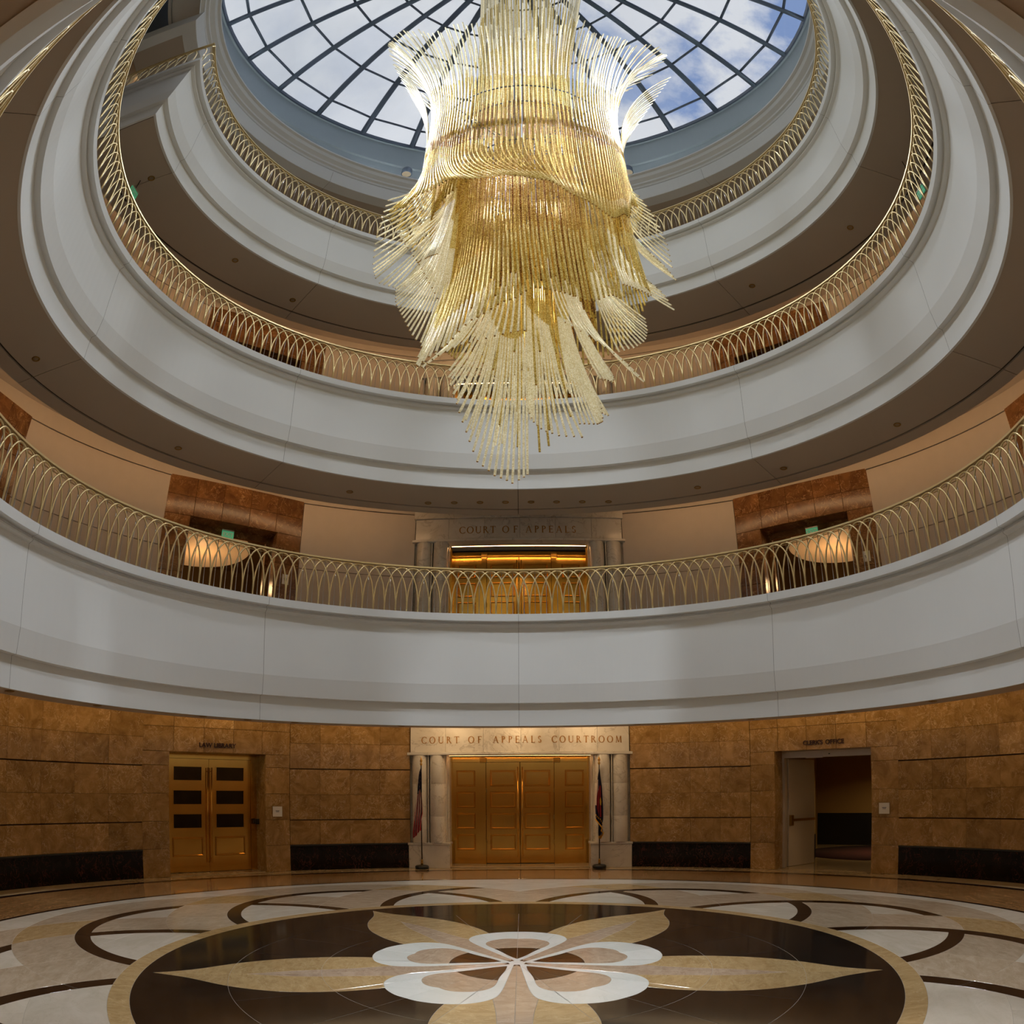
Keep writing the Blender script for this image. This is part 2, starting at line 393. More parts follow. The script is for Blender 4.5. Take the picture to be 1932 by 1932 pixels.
T2, T3, T4 = (6.36, 5.27), (6.235, 10.33), (6.09, 15.20)
fascia(1, prof_std(*T2), 'broad white curved balcony front of the lowest gallery')
fascia(2, prof_std(*T3), 'broad white curved balcony front of the second gallery')
fascia(3, prof_std(*T4), 'white curved balcony front of the third gallery with a corner', notch=-1.83)
pL5 = [(7.28,18.98),(7.28,18.96),(7.30,18.45),(7.30,18.44),(7.65,18.44)]
fascia(4, [(7.6,19.0),(7.28,19.0),(7.30,18.45),(7.31,18.44),(7.65,18.44)], 'white lower band of the cornice below the skylight drum', notch=-2.04)
co = link('trim_5', sweep([(7.40,18.99),(7.40,19.06),(7.31,19.10),(7.30,19.18),(7.24,19.22),(7.24,19.30),(7.14,19.40),(7.12,19.55),(7.05,19.58),(7.05,19.64),(8.45,19.66)], -180, 180, 180), M_PLASTER, kind='structure', label='stepped white cornice with a thin bright rim under the skylight')
dr = link('trim_6', sweep([(8.34,19.6),(8.34,21.9),(8.28,21.95),(8.28,23.22),(8.20,23.25),(8.20,23.34),(8.55,23.34)], -180, 180, 180), M_DRUM, kind='structure', label='grey drum wall ringing the foot of the glass dome')
# ------------------------------------------------------------------ soffits and floors of the galleries
def annulus(R0, R1, z, a0=-180, a1=180, n=120, cut=None, nr=6, name='plate'):
    vs = []; fs = []
    for i in range(n+1):
        for j in range(nr+1):
            r = R0+(R1-R0)*j/nr
            if cut is None: a = a0+(a1-a0)*i/n
            else: e_ = math.degrees(math.acos(cut/r)); a = -e_+(e_+172)*i/n
            vs.append(P(r, a, z))
    k = nr+1
    for i in range(n):
        for j in range(nr): fs.append((i*k+j, i*k+j+1, (i+1)*k+j+1, (i+1)*k+j))
    return mesh(name, vs, fs)
def soffit(name, R0, R1, z, lab, cut=None, slots=True):
    root = link(name, annulus(R0+.02, R1-.02, z+.03, cut=cut), M_DARK, kind='structure', label=lab)
    RS = 7.52 if R0 < 7 else 8.3
    if cut is None: rng = [(45*k+.05, 45*k+44.95) for k in range(8)]
    else: rng = [(45*k+.05, 45*k+44.95-(8 if k == 3 else 0)) for k in range(-2, 4)]
    for a0, a1 in rng:
        w = [(R0, RS-.03), (RS+.03, R1)] if slots else [(R0, R1)]
        for r0, r1 in w: link('ceiling_panel', arc_plate(r0, r1, z, a0, a1), M_CEIL, root)
    if cut is not None:
        for s in (-1,):
            vs = []; fs = []; n = 8; nr = 6
            for i in range(n+1):
                for j in range(nr+1):
                    r = R0+(R1-R0)*j/nr; e_ = math.degrees(math.acos(cut/r)); vs.append(P(r, s*(90.05+(e_-90.05)*i/n), z))
            for i in range(n):
                for j in range(nr): k = nr+1; fs.append((i*k+j, i*k+j+1, (i+1)*k+j+1, (i+1)*k+j))
            link('ceiling_panel', mesh('ceiling_panel', vs, fs), M_CEIL, root)
    return root
def arc_plate(r0, r1, z, a0, a1, t=.05):
    return sweep([(r0, z+t), (r0, z), (r1, z), (r1, z+t)], a0, a1, 24, closed=True, name='ceiling_panel')
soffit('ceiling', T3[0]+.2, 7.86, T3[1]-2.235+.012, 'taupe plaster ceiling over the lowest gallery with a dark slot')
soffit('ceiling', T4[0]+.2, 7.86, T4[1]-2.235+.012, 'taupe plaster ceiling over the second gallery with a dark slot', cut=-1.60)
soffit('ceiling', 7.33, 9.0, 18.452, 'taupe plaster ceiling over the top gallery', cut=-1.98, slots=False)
# slot over the central portal is filled
for z, nm in ((T3[1]-2.235+.012, 'ceiling'),):
    pass
# ground floor: narrow lip, raised ceiling behind it
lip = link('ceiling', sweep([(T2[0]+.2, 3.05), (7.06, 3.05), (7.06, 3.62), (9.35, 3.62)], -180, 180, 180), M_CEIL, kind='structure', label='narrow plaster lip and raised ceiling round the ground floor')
def gallery_floor(z, lab, cut=None, th=.5):
    R0, R1 = 6.5, 9.5
    link('floor', annulus(R0, R1, z, cut=cut), FL['beige'], kind='structure', label=lab)
gallery_floor(5.25, 'stone floor of the lowest gallery'); gallery_floor(10.31, 'stone floor of the second gallery'); gallery_floor(15.18, 'stone floor of the third gallery', cut=-1.80)
for z in (9.0, 13.9): link('ceiling', annulus(7.80, 9.4, z), M_WALL, kind='structure', label='pale top of the lit ceiling cove at %s' % ('the lowest gallery' if z < 10 else 'the second gallery'))
for z0, z1, nm in ((8.13,9.0,'cove upstand of the lowest gallery'), (13.0,13.9,'cove upstand of the second gallery')):
    link('trim_%d' % (7 if z0 < 9 else 8), sweep([(7.855, z0), (7.855, z1)], -180, 180, 120), M_WALL, kind='structure', label=nm)
# cove lights: luminous strips laid on the ledge behind the ceiling edge
def strip(name, R, z, w, m, lab, a0=-180, a1=180, n=72, segs=None, flat=False):
    L = []
    for (a, b) in (segs or [(a0, a1)]):
        k = max(2, int(n*(b-a)/360)); vs = []; fs = []
        for i in range(k+1): q = a+(b-a)*i/k; vs += [P(R, q, z), P(R+(w if flat else .004), q, z+(0 if flat else w))]
        for i in range(k): fs.append((2*i, 2*i+1, 2*i+3, 2*i+2))
        L.append((vs, fs))
    o = link(name, tubes(name, L, False), m, label=lab, cat='light'); return o
strip('cove_light', 7.90, 8.46, .07, M_COVE, 'warm light strip hidden in the ceiling cove of the lowest gallery', segs=[(-160,-17.5),(17.5,160)])
strip('cove_light', 7.90, 13.34, .07, M_COVE, 'warm light strip hidden in the ceiling cove of the second gallery', segs=[(-96,96)])
strip('wall_washer', 8.55, 3.58, .10, M_COVE1, 'amber light strip above the ground floor marble walls', flat=True)
strip('cove_light', 9.02, 18.76, .06, M_COVE, 'warm light strip in the slot above the top gallery wall', segs=[(-94,94)])
# ================================================================== WALLS
link('wall_sky_block', sweep([(8.6,23.6),(19.9,23.6),(20,23.5),(20,-.3),(.01,-.3),(.01,-.35),(20.1,-.35),(20.1,23.7),(8.6,23.7)], -180, 180, 64), M_DARK, kind='structure', label='added outer shell that keeps sky light out of the seams')  # unseen shell added to stop sky light leaking through gaps
def wall_ring(z0, z1, name, m, lab, R=9.24):
    return link(name, sweep([(R, z0), (R, z1)], -180, 180, 180), m, kind='structure', label=lab)
# upper galleries: cream panels with fine reveals; one backing ring each
def gallery_wall(name, z0, zb, lab, portals):
    spans = []
    cur = -180
    for a, b in portals: spans.append((cur, a)); cur = b
    spans.append((cur, 180))
    V = []
    for a, b in spans:
        vs = []; k = max(2, int((b-a)/2.5))
        for i in range(k+1): vs += [P(9.245, a+(b-a)*i/k, z0), P(9.245, a+(b-a)*i/k, zb)]
        V.append((vs, [(2*i, 2*i+2, 2*i+3, 2*i+1) for i in range(k)]))
    root = link(name, tubes(name, V, False), M_DARK, kind='structure', label=lab)
    for a, b in spans:
        if b-a < 1: continue
        for r0, r1 in ((z0, z0+1.68), (z0+1.695, z0+3.36), (z0+3.385, zb)):
            if r0 > z0+3.3: continue
            n = max(1, round((b-a)/22)) ; w = (b-a)/n
            for k in range(n):
                link('wall_panel', arcbox(9.19, 9.23, a+w*k+.02, a+w*(k+1)-.02, r0, r1, max(3, int(w/2.5)), .003), M_WALL, root)
    for k in range(16): link('wall_band', arcbox(9.19, 9.23, 22.5*k-11.25, 22.5*k+11.25, z0+3.385, zb, 9, 0), M_WALL, root)
    return root
PS = [(-101.5,-79.9), (-55.3,-33.75), (-16.08,16.08), (33.75,55.3), (79.9,101.5)]
gallery_wall('wall_gallery', 5.25, 9.0, 'cream plaster wall of the lowest gallery between the marble portals', PS)
gallery_wall('wall_gallery', 10.31, 13.9, 'cream plaster wall of the second gallery between the marble portals', PS)
wall_ring(15.18, 19.0, 'wall_gallery', M_WALL, 'cream plaster wall of the top gallery')
wall_ring(18.4, 23.5, 'wall_drum', M_DRUM, 'grey wall behind the open corner of the top gallery', R=9.32)
# ground floor
ROWS = [.585, 1.135, 1.70, 2.275, 2.85, 3.50]
def tiled_wall(name, a0, a1, n, lab):
    root = link(name, sweep([(9.235, 0), (9.235, 3.62)], a0, a1, 24), M_TILEBACK, kind='structure', label=lab)
    w = (a1-a0)/n
    for r in range(5):
        me = arcbox(9.185, 9.23, .012, w-.012, ROWS[r]+(.012 if r in (1,3) else .002), ROWS[r+1]-(.012 if r in (0,2,4) else .002), 4, .003)
        for k in range(n):
            link('tile', me, M_BROWN, root, rz=-rad(a0+w*k))
    nb = max(1, n//2+1)
    wb = (a1-a0)/nb
    me = arcbox(9.20, 9.232, .01, wb-.01, .0, .545, 5, .002)
    for k in range(nb): link('base_slab', me, M_BLACKRED, root, rz=-rad(a0+wb*k))
    link('base_cap', arcbox(9.18, 9.232, a0+.02, a1-.02, .548, .578, 12, .006), M_BLACK, root)
    return root
tiled_wall('wall_left', -79.8, -55.3, 5, 'brown marble tiled wall left of the library portal, black marble base')
tiled_wall('wall_centre_left', -33.75, -16.1, 4, 'brown marble tiled wall between library portal and courtroom doors')
tiled_wall('wall_centre_right', 16.1, 33.75, 4, 'brown marble tiled wall between courtroom doors and clerk portal')
tiled_wall('wall_right', 55.3, 79.8, 5, 'brown marble tiled wall right of the clerk portal, black marble base')
link('wall_back', sweep([(9.2, 0), (9.2, 3.62)], 79.8, 280.2, 80), M_BROWN, kind='structure', label='brown marble wall behind the viewpoint')
# portal frames (local frame: x along the wall, y outwards from the room axis, z up)
def portal_root(name, az, d, z, lab, kind='structure'):
    o = empty(name, (d*S_(rad(az)), d*C_(rad(az)), z), -rad(az), kind=kind, label=lab); return o
def slabs(root, L, m, name='slab', bev=.004):
    for b in L: link(name, box(*b, bev), m, root)
def brown_portal(name, az, z, H, w, ow, oh, m, lab, cols=5, jz=(0.0,.585,1.15,1.72,2.29,2.85), depth=.6, d=9.03):
    root = portal_root(name, az, d, z, lab); L = []
    js = [j for j in jz if j < oh-.25]+[oh] ; g = .003
    for s in (-1, 1):
        for a, b in zip(js[:-1], js[1:]): L.append((s*ow, s*w, 0, .05, a+g, b-g))
    hz = [oh]; k = max(1, round((H-oh)/.6)); hz = [oh+(H-oh)*i/k for i in range(k+1)]
    for a, b in zip(hz[:-1], hz[1:]):
        cw = 2*w/cols
        for c in range(cols): L.append((-w+cw*c+g, -w+cw*(c+1)-g, 0, .05, a+g, b-g))
    slabs(root, L, m)
    rv = []
    for s in (-1, 1):
        rv.append((s*ow, s*(ow+.04), .052, depth, 0, oh)); rv.append((s*w, s*(w-.04), .052, .5, 0, H))
    rv.append((-ow, ow, .052, depth, oh, oh+.04))
    slabs(root, rv, m, 'reveal_slab', 0)
    return root
lib = brown_portal('trim_9', -44.55, 0, 3.6, 1.72, 1.12, 2.575, M_BROWN, 'brown marble surround of the library doors')
off = brown_portal('trim_10', 44.55, 0, 3.6, 1.72, 1.12, 2.575, M_BROWN, 'brown marble surround of the open clerk office doorway')
# --- raised panel helper
def raised(x0, x1, y, z0, z1, m, parent, dep=.03, name='raised_panel'):
    """moulded frame with a sunk field and a raised centre, facing -y"""
    vs = []; fs = []
    L = [(0,-.004),(.014,-.020),(.024,-.020),(.046,.006),(.058,.006)]
    for o, h in L: vs += [(x0+o,y+h,z0+o),(x1-o,y+h,z0+o),(x1-o,y+h,z1-o),(x0+o,y+h,z1-o)]
    for i in range(len(L)-1):
        for j in range(4): fs.append((i*4+j, i*4+(j+1)%4, (i+1)*4+(j+1)%4, (i+1)*4+j))
    b = 4*(len(L)-1); fs.append((b, b+1, b+2, b+3)); return link(name, mesh(name, vs, fs), m, parent)
def rodh(x, y, z0, z1, r, m, parent, name='handle'):
    L = [tube([(x,y,z0),(x,y,z1)], r, 10)]
    for z in (z0+.08, z1-.08): L.append(tube([(x,y,z),(x,y+.07,z)], r*.8, 8))
    return link(name, tubes(name, L), m, parent)
# --- library doors
d1 = portal_root('door_1', -44.55, 9.6, 0, 'pair of glazed brass doors of the law library')
fr = bmesh.new(); add_box(fr,-1.12,-1.06,-.03,.08,0,2.575); add_box(fr,.98,1.12,-.03,.08,0,2.575); add_box(fr,-1.06,.98,-.03,.08,2.47,2.575); link('door_frame', fr, M_BRASS, d1)
def lib_leaf(x0, x1, hx):
    leaf = bmesh.new(); m0, m1 = x0+.165 if x0 < -.5 else x0+.16, x1-.155
    zs = [.02,.36,.80,.955,1.28+.02,1.46,1.80,1.975,2.32,2.465]
    win = [(.96,1.29),(1.47,1.80),(1.985,2.31)]
    add_box(leaf,x0,m0,0,.05,.02,2.465); add_box(leaf,m1,x1,0,.05,.02,2.465)
    for a, b in ((.02,.96),(1.29,1.47),(1.80,1.985),(2.31,2.465)): add_box(leaf,m0,m1,0,.05,a,b)
    lf = link('door_leaf', leaf, M_BRASS, d1)
    for a, b in win:
        link('glass_pane', box(m0,m1,.02,.03,a,b), M_DARKGLASS, lf)
        bd = bmesh.new()
        for q in ((m0,m0+.018,a,b),(m1-.018,m1,a,b),(m0+.018,m1-.018,a,a+.018),(m0+.018,m1-.018,b-.018,b)): add_box(bd,q[0],q[1],-.012,.02,q[2],q[3])
        link('pane_bead', bd, M_BRASS, lf)
    raised(m0-.02,m1+.02,0,.36,.78,M_BRASS,lf,.02)
    rodh(hx,-.08,.22,2.28,.013,M_BRASS,lf)
lib_leaf(-1.055,-.045,-.085); lib_leaf(-.038,.975,.0+.005)
link('threshold', box(-1.12,1.12,-.5,.06,-.0,.012), FL['sand'], d1)
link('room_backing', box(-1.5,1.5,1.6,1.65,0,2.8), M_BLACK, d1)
bh = bmesh.new(); add_box(bh,1.03,1.10,-.09,-.03,1.06,1.14); add_box(bh,1.03,1.12,-.2,-.14,1.04,1.16); link('door_stop', bh, M_BLACK, d1)
# --- office doorway (door stands open inwards)
d3 = portal_root('door_3', 44.55, 9.03, 0, 'open cream door with a push bar in the clerk office doorway')
fr = bmesh.new(); add_box(fr,-1.12,1.12,.45,.60,2.44,2.575); add_box(fr,-1.12,-1.06,.45,.6,0,2.44); add_box(fr,1.07,1.12,.45,.6,0,2.44); link('door_frame', fr, M_ALU, d3)
lf = link('door_leaf', box(0,1.02,-.025,.025,.012,2.43,.004), M_DOORW, d3); lf.location = (-1.05,.62,0); lf.rotation_euler = (0,0,rad(74))
bb = bmesh.new(); add_box(bb,.06,.96,-.10,-.055,1.03,1.085); add_box(bb,.10,.15,-.06,-.02,1.03,1.085); add_box(bb,.86,.92,-.06,-.02,1.03,1.085); link('push_bar', bb, M_BRASSD, lf)
link('latch_case', box(.0,.11,-.09,-.02,.93,1.17,.01), M_BRASSD, lf)
link('closer_arm', box(.1,.5,-.06,-.03,2.36,2.40), M_ALU, d3).location = (-.6,.42,.06)
link('sensor', lathe([(0,-.05),(.04,-.04),(.055,0),(.055,.01)],16), M_BLACK, d3, loc=(.03,.5,2.50))
# corridor behind it
cor = portal_root('wall_corridor', 44.55, 9.03, 0, 'dim brown corridor seen through the clerk office doorway')
slabs(cor, [(-1.16,-1.12,.6,2.7,0,3),(-1.9,-1.16,2.7,2.75,0,3),(1.5,1.55,.6,7.2,0,3),(-2.6,1.5,7.1,7.2,0,3),(-2.65,-2.6,2.75,7.2,0,3),(-2.6,1.5,.6,7.2,2.9,3)], M_OFF, 'wall_panel', 0)
slabs(cor, [(-2.58,1.49,7.05,7.1,0,1.0),(1.44,1.5,.7,7.05,0,.75),(-1.9,-1.10,2.6,2.69,0,.62)], M_BLACK, 'base_panel', 0)
link('carpet', lathe([(0,.012),(2.3,.012),(2.3,.0)],48), M_CARP, cor, loc=(.2,4.8,0)); link('corridor_floor', box(-2.6,1.5,.2,7.1,-.05,.004), FL['sand'], cor)
# --- courtroom portal (white marble)
def court_portal(name, z, H, lab, doorname, doorlab, lower):
    root = portal_root(name, 0, 8.78, z, lab)
    zb = H-.62 if lower else H-.86
    ft = H+.3 if lower else H
    js = [-2.53,-1.71,-.83,.03,.90,1.78,2.53]
    for a, b in zip(js[:-1], js[1:]): link('frieze_slab', box(a+.002,b-.002,0,.42,zb+.05,ft if lower else ft-.26,.003), M_WHITEM, root)
    link('frieze_mould', box(-2.60,2.60,-.05,.42,zb-.02,zb+.045,.008), M_WHITEM, root)
    if not lower:
        for a, b in zip(js[:-1], js[1:]): link('cornice_slab', box(a*1.015,b*1.015,-.05,.42,ft-.25,ft,.006), M_WHITEM, root)
    link('frieze_soffit', box(-1.72,1.72,.42,.86,zb+.04,zb+.2), M_WHITEM, root)
    for s in (-1, 1):
        bs = link('plinth', box(s*1.62,s*2.58,0,.45,0,.53,.004), M_WHITEM, root)
        link('plinth_cap', box(s*1.60,s*2.60,-.015,.46,.535,.59,.008), M_WHITEM, root)
        link('pier', box(s*1.70,s*2.56,.16,.42,.59,zb-.02), M_WHITEM, root)
        link('return_slab', box(s*1.66,s*1.78,.45,.9,0,zb), M_WHITEM if lower else M_BRASS, root)
        for c in (2.315, 1.905):
            zz = [.59,1.20,1.95,zb-.02] if lower else [.59,1.55,zb-.02]
            for q in range(len(zz)-1):
                link('column_drum', lathe([(.185,zz[q]+.002),(.187,zz[q]+.01),(.187,zz[q+1]-.01),(.185,zz[q+1]-.002)],28), M_WHITEM, root, loc=(s*c,.13,0))
        link('fillet', box(s*2.10,s*2.12,.0,.17,.59,zb-.02), M_WHITEM, root)
    # brass doors
    dr = portal_root(doorname, 0, 9.62, z, doorlab)
    Hd = zb-.02; top = Hd-.13
    f = bmesh.new(); w = 1.82
    add_box(f,-w,-w+.14,-.06,.06,0,Hd); add_box(f,w-.14,w,-.06,.06,0,Hd); add_box(f,-w+.14,w-.14,-.06,.06,top,Hd)
    for s in (-1,1): add_box(f,s*.82-.0 if s>0 else -.945,.945 if s>0 else -.82,-.075,.06,0,top)
    link('door_frame', f, M_BRASS, dr)
    for s in (-1,1): link('jamb_block', box(s*.80,s*.96,-.10,-.0,top-.02,top+.10,.008), M_BRASSD, dr)
    for s in (-1, 1):
        sp = link('side_panel', box(s*.945,s*1.68,-.0,.04,.03,top), M_BRASS, dr)
        lf = link('door_leaf', box(s*.006,s*.815,-.02,.03,.045,top-.006,.004), M_BRASS, dr)
        hh = (top-.40)/4
        for k in range(4):
            z0 = .36+k*hh*.985; z1 = z0+hh-.135
            a, b = sorted((s*1.08, s*1.54)); raised(a,b,0,z0,z1,M_BRASS,sp,.09)
            a, b = sorted((s*.105, s*.72)); raised(a,b,-.02,z0,z1,M_BRASS,lf,.09)
        rodh(s*.055,-.10,.20,top-.12,.014,M_BRASS,lf)
        hg = bmesh.new()
        for zz in (.5,1.1,1.75): add_box(hg,min(s*.80,s*.825),max(s*.80,s*.825),-.045,-.015,zz,zz+.10)
        link('hinge', hg, M_BRASSD, lf)
    link('threshold', box(-w,w,-.75,.06,0,.03,.003), FL['sand'], dr)
    link('transom_light', box(-1.66,1.66,-.5,-.46,Hd-.0,Hd+.015), mat('transom light', (1,.7,.4), .5, emit=(1,.62,.28), estr=9.0 if lower else .9), dr)
    return root
court_portal('trim_11', 0, 3.25, 'white marble portal of the courtroom on the ground floor', 'door_2', 'gleaming panelled brass doors of the courtroom', True)
court_portal('trim_12', 5.25, 3.46, 'white marble portal on the lowest gallery', 'door_4', 'panelled brass doors behind the railing of the lowest gallery', False)
court_portal('trim_13', 10.31, 3.46, 'white marble portal on the second gallery', 'door_5', 'panelled brass doors behind the railing of the second gallery', False)
# --- elevator portals upstairs
for (z, nm) in ((5.25,'lowest gallery'), (10.31,'second gallery')):
    for az, sd in ((-90,'far left'),(-44.55,'left'),(44.55,'right'),(90,'far right')):
        pr_ = brown_portal('trim_%d' % (14+[-90,-44.55,44.55,90].index(az)+(4 if z > 9 else 0)), az, z, 3.41, 1.72, 1.09, 2.47, M_BROWN2, 'dark brown marble lift portal, %s, %s' % (sd, nm), cols=5, depth=.42)
        slabs(pr_, [(-1.12,-1.0,.42,.52,0,2.5),(1.0,1.12,.42,.52,0,2.5),(-1.0,1.0,.42,.52,2.32,2.5)], M_BROWN2, 'inner_frame', 0)
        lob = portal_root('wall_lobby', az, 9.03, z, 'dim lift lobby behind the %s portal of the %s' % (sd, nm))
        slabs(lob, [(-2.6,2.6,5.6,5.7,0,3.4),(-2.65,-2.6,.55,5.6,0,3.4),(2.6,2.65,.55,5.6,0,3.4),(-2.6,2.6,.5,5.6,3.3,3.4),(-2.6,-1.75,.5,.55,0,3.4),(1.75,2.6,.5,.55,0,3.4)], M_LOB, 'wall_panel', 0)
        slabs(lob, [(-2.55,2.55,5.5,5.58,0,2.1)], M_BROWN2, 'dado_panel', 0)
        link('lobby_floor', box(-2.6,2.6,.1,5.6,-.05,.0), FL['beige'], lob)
        if z < 6 and abs(az) < 60:
            dl = empty('dish_light', (0,0,0), 0, label='round glowing dish ceiling light in the lobby behind the %s lift portal' % sd, cat='ceiling light', group='dish lights of the lift lobbies')
            px, py = 11.55*S_(rad(az)), 11.55*C_(rad(az)); dl.location = (px, py, z+2.62); dl.rotation_euler = (0,0,-rad(az))
            link('drum', lathe([(0,0),(1.22,0),(1.28,.05),(1.28,.17),(1.24,.19)],56), M_DISH, dl)
            link('dome', lathe([(1.18,.19),(1.15,.30),(1.02,.44),(.8,.54),(.0,.60)],56), M_DISH, dl)
            li = bpy.data.lights.new('dish_lamp','POINT'); li.energy = 28; li.color = (1,.6,.28); li.shadow_soft_size = .15
            lo = bpy.data.objects.new('lobby_lamp', li); COL.objects.link(lo); lo.location = (px, py, z+1.9)
            for q, (u, v) in enumerate(((.35,4.4),(-.5,3.9))):
                pass
# reflected lamp in the library glass, lit downlights of the lobbies
# ================================================================== LETTERS
def serif_glyph(ch):
    """list of convex quads/rings for an engraved roman capital, height 1; returns (polys, width)"""
    T_, t_, s_ = .155, .075, .045
    Q = []
    def bar(x0,y0,x1,y1,w):
        dx, dy = x1-x0, y1-y0; l = math.hypot(dx,dy); nx, ny = -dy/l*w/2, dx/l*w/2
        if abs(dy) > abs(dx)*.35 and abs(dx) > .02: nx, ny = w/2*l/abs(dy)*(1 if ny >= 0 else -1)*0+w/2*l/abs(dy), 0
        Q.append([(x0+nx,y0+ny),(x1+nx,y1+ny),(x1-nx,y1-ny),(x0-nx,y0-ny)])
    def ser(x, y, w=.24): Q.append([(x-w/2,y),(x+w/2,y),(x+w/2,y+s_),(x-w/2,y+s_)])
    def arc(cx, cy, rx, ry, a0, a1, tx, ty, n=16):
        for i in range(n):
            p = rad(a0+(a1-a0)*i/n); q = rad(a0+(a1-a0)*(i+1)/n)
            Q.append([(cx+rx*C_(p),cy+ry*S_(p)),(cx+rx*C_(q),cy+ry*S_(q)),(cx+(rx-tx)*C_(q),cy+(ry-ty)*S_(q)),(cx+(rx-tx)*C_(p),cy+(ry-ty)*S_(p))])
    if ch == 'O': arc(.46,.5,.46,.52,0,360,T_,t_,24); return Q, .92
    if ch == 'C': arc(.46,.5,.46,.52,50,310,T_,t_,20); bar(.76,.72,.76,.95,s_*1.3); bar(.76,.05,.76,.26,s_*1.3); return Q, .8
    if ch == 'U': bar(.15,.3,.15,1,T_); bar(.70,.3,.70,1,t_); arc(.425,.32,.335,.34,180,360,T_*.7,t_*1.3,12); ser(.15,1-s_); ser(.70,1-s_,.2); return Q, .84
    if ch == 'T': bar(.36,0,.36,1,T_); bar(0.02,.97,.70,.97,t_); bar(.03,.80,.03,1,s_); bar(.69,.80,.69,1,s_); ser(.36,0); return Q, .72
    if ch == 'F': bar(.14,0,.14,1,T_); bar(.14,.97,.55,.97,t_); bar(.14,.53,.44,.53,t_); bar(.55,.82,.55,1,s_); bar(.44,.44,.44,.62,s_); ser(.14,0); ser(.14,1-s_,.22); return Q, .58
    if ch == 'E': bar(.14,0,.14,1,T_); bar(.14,.97,.55,.97,t_); bar(.14,.53,.46,.53,t_); bar(.14,.03,.58,.03,t_); bar(.55,.82,.55,1,s_); bar(.58,0,.58,.18,s_); bar(.46,.44,.46,.62,s_); ser(.1,0,.16); ser(.1,1-s_,.16); return Q, .63
    if ch == 'L': bar(.14,0,.14,1,T_); bar(.14,.03,.56,.03,t_); bar(.56,0,.56,.2,s_); ser(.14,1-s_); ser(.1,0,.16); return Q, .60
    if ch == 'P': bar(.14,0,.14,1,T_); arc(.26,.74,.30,.26,-90,90,T_,t_,10); bar(.14,.97,.27,.97,t_); bar(.14,.51,.27,.51,t_); ser(.14,0); ser(.1,1-s_,.16); return Q, .60
    if ch == 'R': bar(.14,0,.14,1,T_); arc(.26,.75,.28,.25,-90,90,T_,t_,10); bar(.14,.97,.27,.97,t_); bar(.14,.53,.27,.53,t_); bar(.68,.0,.33,.52,T_*.8); ser(.14,0); ser(.70,0,.16); ser(.1,1-s_,.16); return Q, .76
    if ch == 'A': bar(.10,0,.40,1,t_); bar(.72,0,.42,1,T_*.85); bar(.2,.36,.62,.36,s_*1.2); ser(.10,0,.2); ser(.73,0,.22); return Q, .84
    if ch == 'S': arc(.27,.75,.23,.26,20,250,T_*.8,t_*1.4,12); arc(.27,.26,.25,.27,-160,70,T_*.8,t_*1.4,12); return Q, .55
    if ch == 'M': bar(.12,0,.16,1,t_); bar(.17,1,.47,.05,T_*.85); bar(.77,1,.48,.05,t_); bar(.83,0,.79,1,T_); ser(.12,0,.2); ser(.83,0,.22); return Q, .98
    return Q, .4
def engrave(root, words, h, z, y, m):
    """words: list of (text, x0, x1): letters spread evenly between the two ends"""
    for txt, x0, x1 in words:
        gl = [serif_glyph(c) for c in txt]; tot = sum(g[1] for g in gl)*h; gap = ((x1-x0)-tot)/max(1, len(gl)-1); x = x0
        for polys, w in gl:
            vs = []; fs = []
            for q in polys:
                b = len(vs); vs += [(px*h, 0, py*h) for px, py in q]+[(px*h, .01, py*h) for px, py in q]
                fs += [(b,b+1,b+2,b+3),(b+4,b+7,b+6,b+5)]+[(b+i,b+4+i,b+4+(i+1)%4,b+(i+1)%4) for i in range(4)]
            link('letter', mesh('letter', vs, fs), m, root, loc=(x, y, z)); x += w*h+gap
ins = empty('inscription', (0,8.775,0), 0, label='gilded capitals reading COURT OF APPEALS COURTROOM on the white frieze', cat='lettering')
engrave(ins, [('COURT',-2.27,-1.39),('OF',-1.18,-.87),('APPEALS',-.61,.50),('COURTROOM',.73,2.36)], .155, 2.88, 0, M_GOLDL)
ins2 = empty('inscription', (0,8.775,5.25), 0, label='gilded capitals reading COURT OF APPEALS above the gallery railing', cat='lettering')
engrave(ins2, [('COURT',-1.45,-.56),('OF',-.40,.0-.02),('APPEALS',.17,1.40)], .185, 8.04-5.25, 0, M_GOLDL)
ins3 = empty('inscription', (0,8.775,10.31), 0, label='gilded capitals on the white frieze behind the chandelier', cat='lettering')
engrave(ins3, [('COURT',-1.45,-.56),('OF',-.40,-.02),('APPEALS',.17,1.40)], .185, 2.79, 0, M_GOLDL)
CW = {'L':.44,'A':.66,'W':.88,'I':.22,'B':.52,'R':.55,'Y':.58,'C':.66,'E':.48,'K':.56,"'":.16,'S':.48,'O':.78,'F':.46,' ':.36}
def fontmesh(name, cu):
    tmp = bpy.data.objects.new('tmp', cu); COL.objects.link(tmp); bpy.context.view_layer.update()
    me = bpy.data.meshes.new_from_object(tmp.evaluated_get(bpy.context.evaluated_depsgraph_get())); m_ = cu.materials[0]
    bpy.data.objects.remove(tmp); bpy.data.curves.remove(cu)
    if not me.materials: me.materials.append(m_)
    o = bpy.data.objects.new(name, me); COL.objects.link(o); return o
def sans(root, txt, x0, x1, z, h, m):
    tot = sum(CW[c] for c in txt)*h; k = (x1-x0)/tot; x = x0
    for c in txt:
        if c != ' ':
            cu = bpy.data.curves.new('letter', 'FONT'); cu.body = c; cu.size = h*1.38; cu.extrude = .008; cu.offset = .0015; cu.materials.append(m)
            o = fontmesh('letter', cu); o.parent = root; o.location = (x, -.008, z); o.rotation_euler = (rad(90),0,0)
        x += CW[c]*h*k
